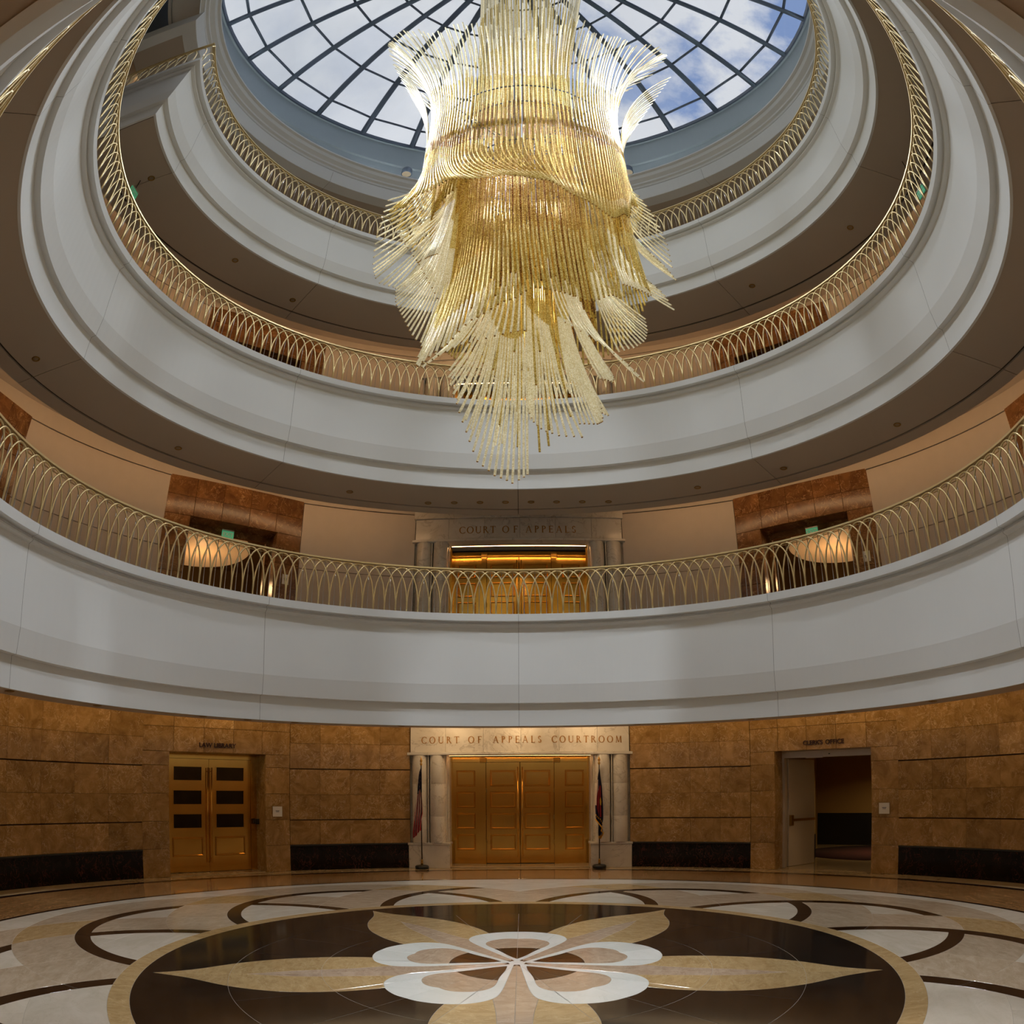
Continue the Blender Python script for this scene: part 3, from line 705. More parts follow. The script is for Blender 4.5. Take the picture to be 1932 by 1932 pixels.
lt = empty('lettering', (9.03*S_(rad(-44.55)), 9.03*C_(rad(-44.55)), 0), rad(44.55), label='dark capitals reading LAW LIBRARY above the glazed brass doors', cat='lettering')
sans(lt, 'LAW LIBRARY', -.455, .40, 2.685, .098, M_DKL)
lt = empty('lettering', (9.03*S_(rad(44.55)), 9.03*C_(rad(44.55)), 0), -rad(44.55), label="dark capitals reading CLERK'S OFFICE above the open doorway", cat='lettering')
sans(lt, "CLERK'S OFFICE", -.425, .53, 2.68, .098, M_DKL)
# ================================================================== RAILINGS
def railing(R, z, lab, a0, a1, straight=None):
    root = empty('railing', (0,0,z), 0, label=lab, cat='railing', group='arched metal railings of the galleries')
    H = .95; step = 2.0; r = .0155
    w = 3*step
    # one arch: from foot to foot over three bays, a pointed-elliptic bow lying on the cylinder
    pts = []
    for i in range(17):
        t = math.pi*i/16; a = w/2-w/2*C_(t); zz = (H-.03)*(S_(t)**.80 if S_(t) > 0 else 0); pts.append(P(R, a, zz))
    arch = tubes('arch', [tube(pts, r, 6)]); rod = tubes('baluster', [tube([P(R+.05,0,0), P(R+.05,0,H-.01)], .007, 5)])
    n = int(round((a1-a0)/step))
    for i in range(n):
        a = a0+i*step
        if a+w <= a1+.01 or a1-a0 >= 359: link('arch', arch, M_RAIL, root, rz=-rad(a))
        link('baluster', rod, M_ROD, root, rz=-rad(a+1.0))
    full = a1-a0 >= 359
    link('top_rail', sweep([(R-.03,H-.012),(R-.03,H+.018),(R+.04,H+.018),(R+.04,H-.012)], a0, a1, n, closed=True), M_RAIL, root)
    link('under_rail', tubes('under_rail', [tube([P(R+.05, a0+(a1-a0)*i/n, H-.055) for i in range(n+1)], .008, 5)]), M_RAIL, root)
    link('foot_rail', sweep([(R+.035,.0),(R+.035,.012),(R+.065,.012),(R+.065,.0)], a0, a1, n, closed=True), M_ROD, root)
    if straight:
        y0, xc = straight
        pts = [(1.0*.66*(.5-.5*C_(math.pi*i/16)), 0, (H-.03)*max(0, S_(math.pi*i/16))**.8) for i in range(17)]
        ar = tubes('arch', [tube(pts, r, 6)]); rd = tubes('baluster', [tube([(0,.05,0),(0,.05,H-.01)], .0055, 5)])
        for s in (-1,):
            k = 0; x = xc
            while x < 9.0:
                if x+.66 < 9.15: link('arch', ar, M_RAIL, root, loc=(s*x if s > 0 else -x-.66, y0, 0))
                link('baluster', rd, M_ROD, root, loc=(s*(x+.11), y0, 0)); x += .22
            link('top_rail', box(s*xc,s*9.2,y0-.03,y0+.04,H-.012,H+.018), M_RAIL, root)
            link('foot_rail', box(s*xc,s*9.2,y0+.035,y0+.065,0,.012), M_ROD, root)
    return root
railing(T2[0]+.05, T2[1], 'champagne metal railing of crossing arches round the lowest gallery', -180, 180)
railing(T3[0]+.05, T3[1], 'champagne metal railing of crossing arches round the second gallery', -180, 180)
railing(T4[0]+.05, T4[1], 'champagne metal railing with a corner on the third gallery', -106, 172, straight=(-1.76, 5.87))
# ================================================================== SKYLIGHT
sk = empty('window_1', (0,0,0), 0, kind='structure', label='glass dome with radial grey ribs over the atrium')
RS = 12.4; ZC = 23.30-math.sqrt(RS**2-8.27**2)
zd = lambda r: ZC+math.sqrt(RS*RS-r*r)
m = bpy.data.materials.new('skylight glass'); m.use_nodes = True; t = m.node_tree; t.nodes.clear()
o_ = N(t,'ShaderNodeOutputMaterial'); tr = N(t,'ShaderNodeBsdfTransparent'); tr.inputs[0].default_value = (.93,.96,.97,1); gl = N(t,'ShaderNodeBsdfGlossy'); gl.inputs['Roughness'].default_value = .03; mi = N(t,'ShaderNodeMixShader', i0=.06)
t.links.new(tr.outputs[0], mi.inputs[1]); t.links.new(gl.outputs[0], mi.inputs[2]); t.links.new(mi.outputs[0], o_.inputs[0]); M_GLASS = m
rr = [8.27,7.68,6.33,5.0,3.7,2.4,1.1]
rib = tubes('rib', [tube([(0, 8.27+(1.0-8.27)*i/12, zd(8.27+(1.0-8.27)*i/12)) for i in range(13)], .105, 8)])
DA = 360/28
for k in range(28): link('rib', rib, M_FRAME, sk, rz=rad(DA*k))
for r in rr[1:]:
    me = tubes('ring_bar', [tube([P(r, 0, zd(r)), P(r, DA, zd(r))], .045, 6)])
    for k in range(28): link('ring_bar', me, M_FRAME, sk, rz=rad(DA*k))
for i in range(len(rr)-1):
    a, b = rr[i], rr[i+1]
    me = mesh('pane', [P(a,0,zd(a)+.09),P(a,DA,zd(a)+.09),P(b,DA,zd(b)+.09),P(b,0,zd(b)+.09)], [(0,1,2,3)])
    for k in range(28): link('pane', me, M_GLASS, sk, rz=rad(DA*k))
link('crown_plate', lathe([(0,zd(0)-.05),(1.15,zd(1.1)-.08),(1.15,zd(1.1)+.1),(0,zd(0)+.15)], 28), M_FRAME, sk)
link('kerb', sweep([(8.18,23.24),(8.18,23.42),(8.5,23.42),(8.5,23.24)], -180, 180, 112, closed=True), M_FRAME, sk)
# floodlights standing in the drum, with beams added to brighten the fascias and floor
def flood_with_fill(az, R=8.0, z=21.25, e_=150):
    fl = empty('floodlight', P(R, az, z), -rad(az), label='grey drum floodlight at the foot of the glass dome, %s' % FLN[az], cat='floodlight', group='floodlights round the dome')
    link('can', lathe([(0,.18),(.14,.18),(.17,.12),(.17,-.14),(.15,-.16)],20), M_FRAME, fl); link('bracket', box(-.03,.03,.1,.42,.0,.05), M_FRAME, fl)
    link('lens', lathe([(0,-.13),(.145,-.13)],20), M_LENSOFF, fl)
    for off, en, sp, zt in ((0, 28, 150, 2.0), (127, 60, 80, 1.2), (-127, 60, 80, 1.2), (112, 62, 46, 0), (-112, 62, 46, 0)):
        li = bpy.data.lights.new('flood_with_fill','AREA'); li.shape = 'DISK'; li.size = .9; li.energy = en; li.color = (.88,.94,1); li.spread = rad(sp)
        lo = bpy.data.objects.new('fill_beam', li); COL.objects.link(lo); lo.location = P(R-.3, az, z-.3)
        d = Vector(P(6.4 if abs(off) == 127 else 3.2, az+(off or 180), zt))-Vector(lo.location); lo.rotation_euler = d.to_track_quat('-Z','Y').to_euler()
FLN = {-26:'left of the chandelier',26:'right of the chandelier',-78:'far left',78:'far right',-130:'behind on the left',130:'behind on the right'}
for az in FLN: flood_with_fill(az)
# ================================================================== CHANDELIER
AX = .15
M_G1 = None
def glass_mat(name, c0, c1, tr_amt, em):
    m = bpy.data.materials.new(name); m.use_nodes = True; t = m.node_tree; t.nodes.clear(); L = t.links.new
    o = N(t,'ShaderNodeOutputMaterial'); tc = N(t,'ShaderNodeTexCoord'); n = N(t,'ShaderNodeTexNoise'); n.inputs['Scale'].default_value = 55; n.inputs['Detail'].default_value = 1
    w = N(t,'ShaderNodeTexNoise'); w.inputs['Scale'].default_value = 7; w.inputs['Detail'].default_value = 2
    L(tc.outputs['Object'], n.inputs['Vector']); L(tc.outputs['Object'], w.inputs['Vector'])
    ad = N(t,'ShaderNodeMath', operation='ADD'); L(n.outputs['Fac'], ad.inputs[0]); mw = N(t,'ShaderNodeMath', operation='MULTIPLY', i1=.25); L(w.outputs['Fac'], mw.inputs[0]); L(mw.outputs[0], ad.inputs[1])
    r = N(t,'ShaderNodeValToRGB'); e = r.color_ramp.elements; e[0].position = .50; e[0].color = (*c0,1); e[1].position = .76; e[1].color = (*c1,1); L(ad.outputs[0], r.inputs[0])  # sparkle of the twisted glass put into its colour as fine noise
    p = N(t,'ShaderNodeBsdfPrincipled'); p.inputs['Roughness'].default_value = .22; p.inputs['Specular IOR Level'].default_value = .8; p.inputs['Metallic'].default_value = .5
    ge = N(t,'ShaderNodeNewGeometry'); mr = N(t,'ShaderNodeMapRange', i1=0, i2=1, i3=.62, i4=1.18); L(ge.outputs['Random Per Island'], mr.inputs[0])
    hs = N(t,'ShaderNodeHueSaturation'); L(mr.outputs[0], hs.inputs['Value']); L(r.outputs[0], hs.inputs['Color']); r = hs; L(r.outputs[0], p.inputs['Base Color'])
    bp = N(t,'ShaderNodeBump', i0=.5); bp.inputs['Distance'].default_value = .01; L(n.outputs['Fac'], bp.inputs['Height']); L(bp.outputs[0], p.inputs['Normal'])
    if em: L(r.outputs[0], p.inputs['Emission Color']); p.inputs['Emission Strength'].default_value = em  # rods glow in their own colour, standing in for light on the glass
    tl = N(t,'ShaderNodeBsdfTranslucent'); L(r.outputs[0], tl.inputs[0]); m1 = N(t,'ShaderNodeMixShader', i0=.28); L(p.outputs[0], m1.inputs[1]); L(tl.outputs[0], m1.inputs[2])
    ts = N(t,'ShaderNodeBsdfTransparent'); ts.inputs[0].default_value = (*[min(1,.5+x*.5) for x in c1],1); m2 = N(t,'ShaderNodeMixShader', i0=tr_amt); L(m1.outputs[0], m2.inputs[1]); L(ts.outputs[0], m2.inputs[2]); L(m2.outputs[0], o.inputs[0])
    return m
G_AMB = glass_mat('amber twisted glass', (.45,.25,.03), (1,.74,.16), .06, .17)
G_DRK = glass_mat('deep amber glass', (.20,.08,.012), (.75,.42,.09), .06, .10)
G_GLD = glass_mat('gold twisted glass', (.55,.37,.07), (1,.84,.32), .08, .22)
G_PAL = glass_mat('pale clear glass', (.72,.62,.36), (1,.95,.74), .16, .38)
ch = empty('chandelier', (AX,0,12), 0, label='huge hanging chandelier of hundreds of curved amber and clear glass rods', cat='chandelier')
RODS = []    # (path, radius, material, score)
def interp(A, phi):
    """A: list of (phi, a, b, ...) sorted; periodic linear-cosine interpolation"""
    A = sorted(A); phi = (phi+180) % 360-180; n = len(A)
    for i in range(n):
        p0 = A[i]; p1 = A[(i+1)%n]; d0 = p0[0]; d1 = p1[0]+(360 if i == n-1 else 0); ph = phi if phi >= d0 or i < n-1 else phi+360
        if i == n-1 and phi < A[0][0]: ph = phi+360
        if d0 <= ph <= d1:
            t = (ph-d0)/(d1-d0) if d1 > d0 else 0; t = t*t*(3-2*t); return [a+(b-a)*t for a, b in zip(p0[1:], p1[1:])]
    return list(A[0][1:])
def strand(phi, R0, z0, R1, z1, knee=.45, pw=2.2, twist=0, mats=((0,G_AMB),), r=.0145, n=13):
    """straight down (or up) to the knee, then bending outwards to the tip"""
    pts = []
    for i in range(n+1):
        t = i/n; z = z0+(z1-z0)*t; q = max(0, (t-knee)/(1-knee)); R = R0+(R1-R0)*q**pw; a = rad(phi+twist*q*q)
        pts.append((R*S_(a), R*C_(a), z-12))
    RODS.append((pts, r, mats))
def seq(a, b, n): return [a+(b-a)*i/(n-1) for i in range(n)]
j = lambda s: random.uniform(-s, s)
# plume
for k in range(84):
    phi = 360*k/84+j(1); strand(phi, .80, 11.4+j(.25), 1.38+.32*S_(rad(phi)), 23.6, .25, 1.0, 0, ((0,G_GLD),(.45,G_PAL)), .014, 9)
for k in range(44):
    phi = 360*k/44+j(2); strand(phi, .45, 11+j(.3), .75, 23.2, .2, 1.0, 0, ((0,G_GLD),(.4,G_PAL)), .014, 9)
# upward flare
BT = [(-90,2.78,17.07),(-115,2.6,15.4),(-140,2.1,14.2),(180,1.8,13.6),(150,2.0,13.8),(120,2.16,14.7),(100,2.74,15.9),(80,3.2,17.79),(40,2.7,17.2),(0,2.4,16.5),(-45,2.6,17.2)]
for k in range(160):
    phi = 360*k/160; R1, z1 = interp(BT, phi); strand(phi, 1.50, 11.0+.85*C_(rad(phi)), R1, max(z1+j(.12), 12.6), .22, 2.0, 0, ((0,G_AMB),(.16,G_GLD),(.5,G_PAL)), .0135, 14)
for k in range(86):
    phi = 360*k/86; strand(phi, 1.24, 11.2, 1.62+.2*S_(rad(phi*3)), 15.0+.9*C_(rad(phi*2)), .3, 1.7, 0, ((0,G_AMB),(.25,G_GLD),(.6,G_PAL)), .0135, 10)
for s, tipz, tipr, A0 in ((-1,(15.78,13.0),(2.54,1.66),-90),(1,(15.08,12.6),(2.80,1.80),90)):
    for k in range(15):
        t = k/14; strand(A0+s*(3-6*t), 1.53, 10.9, tipr[0]+(tipr[1]-tipr[0])*t, tipz[0]+(tipz[1]-tipz[0])*t, .10, 2.3, 0, ((0,G_GLD),(.3,G_PAL)), .011, 14)
# drum with swinging hem
CT = [(-90,1.52,11.71),(-120,1.5,10.99),(-150,1.5,10.42),(180,1.5,10.18),(150,1.5,10.46),(120,1.5,11.11),(90,1.52,11.7),(0,1.5,12.88)]
CB = [(-90,1.94,9.89),(-110,1.66,9.39),(-130,1.48,9.23),(-155,1.62,8.62),(180,1.62,8.50),(160,1.55,8.36),(140,1.50,8.34),(120,1.47,8.85),(105,1.5,9.62),(90,1.68,9.92),(40,1.7,9.6),(0,1.7,9.4),(-45,1.8,9.8)]
for k in range(164):
    phi = 360*k/164; R0, z0 = interp(CT, phi); R1, z1 = interp(CB, phi)
    f_ = (phi-180) % 360; f_ = f_-360 if f_ > 180 else f_
    tw = -20*math.exp(-((f_-18)/30)**2)
    strand(phi-tw*.45, 1.50, z0+j(.03), R1, z1, .30, 2.2, tw, ((0,G_DRK),(.22,G_AMB),(.8,G_GLD)), .014, 13)
for k in range(104):
    phi = 360*k/104; strand(phi, 1.26, 11.9+.5*C_(rad(phi)), 1.30, 9.2, .5, 2, 0, ((0,G_DRK),(.3,G_AMB)), .0145, 6)
def lin(A, u):
    """A: list of tuples, u in 0..1 along the list"""
    q = u*(len(A)-1); i = min(int(q), len(A)-2); t = q-i; return [a+(b-a)*t for a, b in zip(A[i], A[i+1])]
# fans: (phi, R, z) of the tips from first to last, count, root radius, root height
FANS = [
 ([(-99,1.94,9.89),(-96,2.00,9.5),(-92,2.05,9.1),(-88,2.06,8.72),(-86,2.02,8.55)], 15, 1.30, 11.0, .35, 2.0, .014),
 ([(-84,1.98,8.50),(-80,1.75,8.45),(-76,1.6,8.6)], 9, 1.2, 10.8, .30, 2.0, .014),
 ([(-90,1.68,8.15),(-94,1.63,7.75),(-100,1.5,7.34),(-108,1.36,6.85),(-118,1.14,6.48)], 19, 1.00, 10.3, .28, 2.2, .0145),
 ([(-104,1.72,8.9),(-112,1.42,8.1),(-122,1.2,7.3)], 16, 1.08, 10.5, .3, 2.0, .014),
 ([(-126,1.30,8.0),(-112,1.34,8.2),(-100,1.4,8.4)], 16, 1.12, 10.6, .3, 2.0, .014),
 ([(101,1.62,9.92),(97,1.80,9.5),(92,1.92,9.1),(88,1.97,8.70)], 14, 1.36, 11.0, .35, 2.0, .014),
 ([(96,1.92,8.16),(99,1.78,8.35),(103,1.62,8.5)], 9, 1.30, 10.4, .35, 2.2, .014),
 ([(94,1.84,7.64),(97,1.72,7.85),(101,1.52,8.02)], 8, 1.20, 9.8, .42, 2.4, .014),
 ([(88,1.49,7.58),(91,1.48,7.30),(95,1.42,7.05),(101,1.28,6.82),(108,1.10,6.66)], 14, .80, 9.6, .25, 2.3, .0125),
 ([(108,1.55,7.55),(116,1.42,7.5),(126,1.35,7.4)], 10, 1.2, 9.8, .35, 2.0, .014),
 ([(126,1.46,5.86),(136,1.40,6.0),(148,1.26,6.25),(160,1.12,6.5)], 12, .70, 9.4, .35, 2.2, .011),
 ([(-126,1.36,6.10),(-134,1.30,6.16),(-143,1.2,6.25),(-154,1.1,6.3),(-166,1.0,6.4),(-178,.9,6.5)], 15, .66, 9.0, .30, 2.2, .0145),
 ([(-92,.92,6.49),(-108,.82,5.95),(-124,.78,5.45),(-138,.77,5.0),(-152,.72,4.80),(-164,.60,4.74),(-178,.36,4.95)], 19, .42, 8.8, .30, 2.1, .0155),
 ([(98,.82,6.04),(112,.86,5.66),(124,.86,5.52),(134,.74,5.50)], 12, .48, 8.9, .28, 2.2, .015),
 ([(132,.74,5.34),(145,.58,5.36),(158,.42,5.48),(170,.30,5.66),(180,.26,5.85)], 12, .36, 8.9, .4, 2.2, .015),
 ([(92,.98,6.55),(110,1.0,6.2),(128,.98,6.05)], 9, .55, 9.2, .28, 2.2, .0145),
]
for A_, n_, r0, z0, kn, pw, rr_ in FANS:
    for k in range(n_):
        ph, R1, z1 = lin(A_, k/(n_-1)); strand(ph, r0, z0, R1, z1, kn, pw, 0, ((0,G_AMB),(.22,G_GLD),(.46,G_PAL)), rr_*.88, 14)
for phi in seq(-70, 70, 40): strand(phi, 1.2, 10.8, 1.9+.3*C_(rad(phi*3)), 9.0+.9*S_(rad(phi*4)), .3, 2, 0, ((0,G_GLD),(.45,G_PAL)), .0145, 10)
for phi in seq(-80, 80, 30): strand(phi, .5, 9.0, .95, 6.4+.4*S_(rad(phi*3)), .4, 2, 0, ((0,G_GLD),(.55,G_PAL)), .0145, 10)
# main amber body
EB = [(-90,.98),(-130,.94),(-160,.92),(180,.95),(150,1.08),(115,1.38),(90,1.44),(60,1.40),(0,1.1),(-45,1.0)]
ET = [(-150,1.26,6.50),(-135,1.32,6.22),(-122,1.42,6.08),(-100,1.10,7.4),(-60,1.2,7.4),(0,1.3,7.4),(60,1.55,7.7),(90,1.60,8.1),(110,1.52,7.72),(130,1.24,7.25),(150,1.12,6.97),(165,1.05,7.04),(180,1.0,7.10),(-165,1.12,6.80)]
for k in range(124):
    phi = 360*k/124; R0, = interp(EB, phi); R1, z1 = interp(ET, phi); pale = 1 if -150 < (phi+180)%360-180 < -112 else 0
    strand(phi, R0, 10.6+j(.2), R1, z1, .34, 2.3, -5, ((0,G_AMB),(.62,G_GLD))+(((.84,G_PAL),) if pale else ()), .0145, 14)
for k in range(90):
    phi = 360*k/90+1; strand(phi, .76, 10.6+j(.2), .84, 7.4+j(.25), .5, 2, 0, ((0,G_AMB if k%2 else G_DRK),), .015, 6)
for k in range(42):
    phi = 360*k/42+j(2); strand(phi, .20+.18*(k%3)/2, 9.2, .24+.22*(k%3)/2+.08, 6.0+j(.35)+(.5 if k%2 else 0), .5, 2, 0, ((0,G_AMB if k%3 else G_GLD),(.6,G_GLD)), .0145, 9)
order = sorted(range(len(RODS)), key=lambda i: (RODS[i][0][-1][2]*.9+RODS[i][0][-1][1]*1.2))
single = set(order[:292])
rest_v = []; rest_f = []; rest_m = []
allm = [G_AMB, G_DRK, G_GLD, G_PAL]
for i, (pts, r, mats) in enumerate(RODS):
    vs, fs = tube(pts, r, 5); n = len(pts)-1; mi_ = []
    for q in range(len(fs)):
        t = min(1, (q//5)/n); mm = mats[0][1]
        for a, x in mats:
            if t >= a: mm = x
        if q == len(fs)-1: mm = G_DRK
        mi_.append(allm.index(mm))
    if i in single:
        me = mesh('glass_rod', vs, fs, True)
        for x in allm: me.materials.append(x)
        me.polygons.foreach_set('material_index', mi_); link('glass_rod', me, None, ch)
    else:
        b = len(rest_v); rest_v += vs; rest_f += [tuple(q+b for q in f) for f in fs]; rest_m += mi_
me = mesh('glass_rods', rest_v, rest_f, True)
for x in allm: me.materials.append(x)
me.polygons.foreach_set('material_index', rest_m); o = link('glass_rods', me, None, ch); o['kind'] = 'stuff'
print('rods', len(RODS))
for R, z in ((1.46,11.6),(1.18,11.5),(.86,10.7),(.5,9.3)):
    L = [tube([(R*S_(rad(a)), R*C_(rad(a)), z-12) for a in range(0,361,12)], .012, 6, False)]
    for a in range(0,360,45): L.append(tube([(0,0,z-12),(R*S_(rad(a)),R*C_(rad(a)),z-12)], .009, 5))
    link('hanging_ring', tubes('hanging_ring', L), M_FRAME, ch)
link('suspension_cable', tubes('suspension_cable', [tube([(0,0,-2.7),(0,0,14.3)], .02, 8)]+[tube([(.9*S_(rad(a)),.9*C_(rad(a)),11.2),(.3*S_(rad(a)),.3*C_(rad(a)),14.2)], .008, 5) for a in (0,90,180,270)]), M_FRAME, ch)
for (z, e_, x, y) in ((14.2,3,0,0),(9.9,34,0,0),(8.0,34,0,0),(10.5,30,0,-1.9)):  # unseen point lights added among the rods to brighten the glass
    if y: continue
    li = bpy.data.lights.new('lamp','POINT'); li.energy = e_; li.color = (1,.84,.56); li.shadow_soft_size = .12
    lo = bpy.data.objects.new('chandelier_fill', li); COL.objects.link(lo); lo.location = (AX+x, y, z)
# ================================================================== FLAGS
def flag(x, y, label, kind):
    root = empty('flag', (x, y, 0), 0, label=label, cat='flag')
    link('base', lathe([(0,.0),(.155,.0),(.16,.02),(.16,.065),(.13,.085),(.03,.095),(0,.095)],28), M_BLACK, root)
    link('collar', lathe([(.022,.09),(.03,.10),(.022,.2),(.018,.22)],14), M_BRASS, root)
    link('pole', tubes('pole', [tube([(0,0,.15),(0,0,2.37)], .014, 10)]), mat('dark wooden pole', (.03,.016,.01), .35), root)
    link('finial', lathe([(0,2.36),(.018,2.37),(.03,2.40),(.014,2.43),(.03,2.47),(.018,2.51),(0,2.56)],12), M_BRASS, root)
    red = mat('flag red', (.38,.018,.03), .8); wht = mat('flag white', (.62,.50,.46), .8); blu = mat('flag blue', (.012,.012,.045), .8); gd = mat('flag gold', (.75,.38,.04), .7)
    nu, nv = 44, 46
    if kind == 'stripes':
        prof = [(2.33,.00,.00),(2.2,-.045,.015),(1.95,-.075,.02),(1.70,-.095,.02),(1.45,-.13,.045),(1.25,-.15,.05),(1.05,-.17,.01),(.85,-.19,-.005),(.72,-.19,-.005)]
    else:
        prof = [(2.26,-.01,.01),(2.1,-.035,.025),(1.9,-.06,.05),(1.65,-.09,.065),(1.4,-.10,.08),(1.15,-.09,.085),(1.0,-.03,.06),(.85,-.035,.10),(.70,-.03,.03)]
    def wid(z):
        for p, q in zip(prof[:-1], prof[1:]):
            if q[0] <= z <= p[0]: t = (p[0]-z)/(p[0]-q[0]); return p[1]+(q[1]-p[1])*t, p[2]+(q[2]-p[2])*t
        return prof[-1][1:]
    vs = []; fs = []; mi = []; z0, z1 = prof[0][0], prof[-1][0]
    for i in range(nv+1):
        z = z0+(z1-z0)*i/nv; a, b = wid(z)
        for k in range(nu+1):
            s = k/nu; zz = z
            if kind == 'stripes': zz = z - .02*S_(s*6) - (.10*max(0,.55-s)*i/nv*0) + (.16*(s)*(i/nv)**4)
            else: zz = z+.10*(s-.5)*(i/nv)**2*S_(s*5)
            vs.append((a+(b-a)*s, -.035+.035*S_(s*math.pi*7+i*.10)*min(1,.3+i/nv*1.2), zz))
    for i in range(nv):
        for k in range(nu):
            b_ = i*(nu+1)+k; fs.append((b_, b_+1, b_+nu+2, b_+nu+1)); t = (i+.5)/nv; s = (k+.5)/nu
            if kind == 'stripes':
                # cloth hangs by its corner: stripes run steeply down, the canton at the top
                d = s*7.0+(1-t)*1.2
                if t < .345+.03*S_(s*9): mi.append(2 if not ((k*7+i*5) % 23 == 0 and i % 3 == 0) else 1)
                else: mi.append(0 if int(d*1.0) % 2 == 0 else 1)
            else:
                u = s-.5
                rr_ = math.hypot((s-.72)*1.5, (t-.47)*3.4)
                if t > .965 or (abs(t-.66-.12*s) < .012): mi.append(3)
                elif rr_ < .20: mi.append(3)
                elif rr_ < .78 and s < .80: mi.append(0)
                elif .16 < t < .52 and s < .22+.9*(t-.1) and s < .62: mi.append(1)
                elif t > .80 and s > .66: mi.append(1)
                else: mi.append(2)
    me = mesh('cloth', vs, fs, True)
    for x in (red, wht, blu, gd): me.materials.append(x)
    me.polygons.foreach_set('material_index', mi); link('cloth', me, None, root)
    tr_ = tubes('tassel', [tube([(.02,-.05,1.35),(.025,-.06,1.2),(.022,-.06,1.05)], .006, 5)]) if kind != 'stripes' else None
    if tr_: link('fringe', tubes('fringe', [tube([(-.10,-.06,1.13),(.0,-.07,1.0),(.055,-.07,.93),(.03,-.07,.86),(.085,-.07,.82),(.05,-.07,.74)], .013, 6)]), gd, root)
    return root
flag(-2.25, 8.62, 'striped red and white flag with a starred blue canton on a stand', 'stripes')
flag(1.80, 8.62, 'blue, white and red flag with a gold disc on a stand', 'disc')
# ================================================================== SIGNS, DOWNLIGHTS
def plaque(az, u, z, lab, n=2, d=9.03, w=.235, h=.225):
    root = empty('room_sign', (d*S_(rad(az))+u*C_(rad(az)), d*C_(rad(az))-u*S_(rad(az)), z), -rad(az), label=lab, cat='sign', group='small white room plaques')
    link('plate', box(-w/2,w/2,-.012,0,-h/2,h/2,.002), M_SIGN, root); bd = bmesh.new()
    for q in ((-w/2-.008,-w/2,-h/2-.008,h/2+.008),(w/2,w/2+.008,-h/2-.008,h/2+.008),(-w/2,w/2,h/2,h/2+.008),(-w/2,w/2,-h/2-.008,-h/2)): add_box(bd,q[0],q[1],-.014,0,q[2],q[3])
    link('plate_rim', bd, M_BRASSD, root)
    tx = bmesh.new()
    for k in range(n): add_box(tx,-.045+.008*k,.045-.008*k,-.015,-.011,.012-k*.024,.022-k*.024)
    link('text_lines', tx, M_BLACK, root)
plaque(-44.55, 1.41, 1.33, 'small white plaque right of the library doors')
plaque(44.55, 1.40, 1.33, 'small white plaque right of the clerk office doorway')
plaque(-44.55, 1.40, 6.60, 'small plaque by the left lift portal of the lowest gallery', 3, w=.17, h=.24)
plaque(44.55, 1.40, 6.60, 'small white plaque by the right lift portal of the lowest gallery', 3, w=.17, h=.24)
def exit_sign(R, az, z, lab, rod=0):
    root = empty('exit_sign', P(R, az, z), -rad(az), label=lab, cat='exit sign', group='green exit signs')
    link('panel', box(-.15,.15,-.01,.01,-.09,.09,.004), M_EXIT, root); link('holder', box(-.15,.15,-.02,.02,.09,.115), M_ALU, root)
    cu = bpy.data.curves.new('letters','FONT'); cu.body = 'EXIT'; cu.size = .13; cu.extrude = .002; cu.align_x = 'CENTER'; cu.materials.append(M_SIGN)
    t_ = fontmesh('letters', cu); t_.parent = root; t_.location = (0,-.013,-.045); t_.rotation_euler = (rad(90),0,0)
    if rod: link('stem', tubes('stem', [tube([(0,0,.11),(0,0,rod)], .01, 6)]), M_BLACK, root)
exit_sign(9.25, -45.0, 7.52, 'green exit sign under the head of the left lift portal')
exit_sign(9.25, 45.3, 7.48, 'green exit sign under the head of the right lift portal')
exit_sign(6.98, -90.8, 12.55, 'green exit sign hanging from a stem beyond the second gallery railing', .42)
exit_sign(7.05, 94.2, 11.92, 'green exit sign hanging on the right of the second gallery', 1.05)
dlm = lathe([(.055,0),(.075,-.004),(.075,-.010),(.05,-.010),(.04,.03),(0,.03)], 16)
def downlight(R, az, z, lab, grp, m=M_LENSOFF):
    root = empty('downlight', P(R, az, z), 0, label=lab, cat='downlight', group=grp)
    link('trim_ring', dlm, M_BRASSD, root); link('lens', mesh('lens', [(.048*C_(i*.785), .048*S_(i*.785), -.006) for i in range(8)], [tuple(range(8))[::-1]]), m, root)
ORD = ['innermost','second from the centre','third from the centre','outermost']
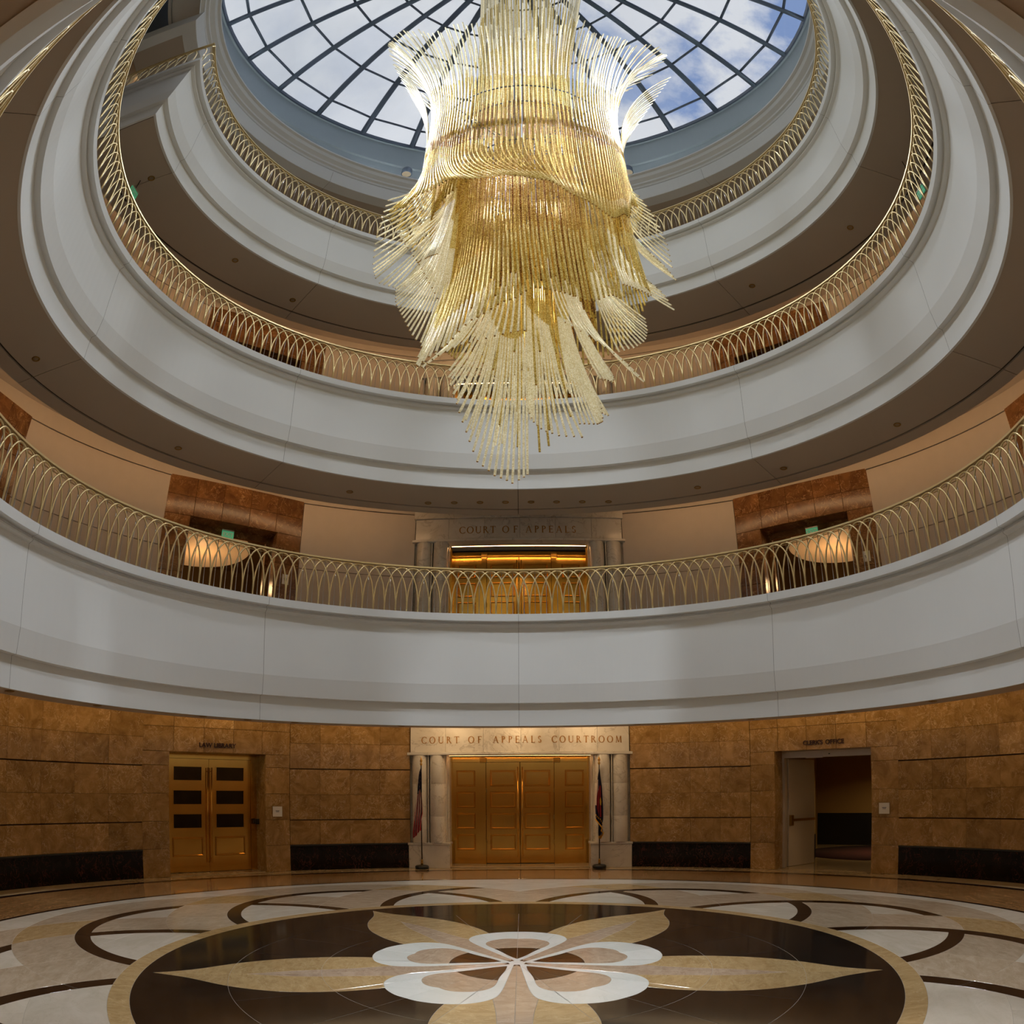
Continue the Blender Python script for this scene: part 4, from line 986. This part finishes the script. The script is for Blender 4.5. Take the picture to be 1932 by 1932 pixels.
for k in range(8): downlight(7.1+.2*(abs(k-3.5)/3.5)**2, -15.8+4.52*k, 8.105, 'portal downlight, %s of four %s the ceiling joint' % (ORD[3-k] if k < 4 else ORD[k-4], 'left of' if k < 4 else 'right of'), 'row of eight downlights above the lowest gallery portal')
for az, w in ((-88,'at the far left edge of the lip'),(-72.4,'over the left marble wall'),(-54,'over the left edge of the library portal'),(-46.3,'over the library doors'),(-38.2,'over the right side of the library portal'),(-20,'over the wall left of the courtroom portal'),(20,'over the wall right of the courtroom portal'),(39.4,'over the left side of the clerk portal'),(55,'over the right edge of the clerk portal'),(71,'over the right marble wall'),(88,'at the far right edge of the lip')):
    downlight(6.75, az, 3.048, 'small recessed downlight in the plaster lip, '+w, 'downlights in the ground floor lip')
for az, w in ((-93.3,'at the far left of the photo'),(-62,'over the cream wall left of the left lift portal'),(-30,'just right of the left lift portal'),(32,'just left of the right lift portal'),(47.8,'before the right lift portal'),(70,'over the cream wall at the far right')):
    downlight(7.15, az, 8.105, 'small ceiling fitting, lowest gallery, '+w, 'fittings in the lowest gallery ceiling')
for R, az, w in ((6.75,-62.7,'left, midway down the curve'),(7.1,-46.6,'left, nearest the chandelier'),(6.75,-90.4,'beside the hanging exit sign'),(6.9,50,'right of the chandelier'),(7.0,75,'far up on the right')):
    downlight(R, az, 12.975, 'small ceiling fitting of the second gallery, '+w, 'fittings in the second gallery ceiling')
def lamp(x, y, z, e_, col=(1,.72,.42), size=.25, name='room_lamp', tgt=None, shape='AREA', spread=150):
    li = bpy.data.lights.new(name, shape); li.energy = e_; li.color = col
    if shape == 'AREA': li.size = size; li.spread = rad(spread)
    else: li.shadow_soft_size = size
    lo = bpy.data.objects.new(name, li); COL.objects.link(lo); lo.location = (x, y, z)
    if tgt: lo.rotation_euler = (Vector(tgt)-Vector((x,y,z))).to_track_quat('-Z','Y').to_euler()
lamp(*P(13.6,46.5,2.85), 26, (1,.7,.35), .5, 'corridor_lamp')
for az in (-10,0,10): lamp(*P(8.2,az,3.5), 5, (1,.66,.34), .15, 'portal_lamp', tgt=P(9.2,az,1.0))
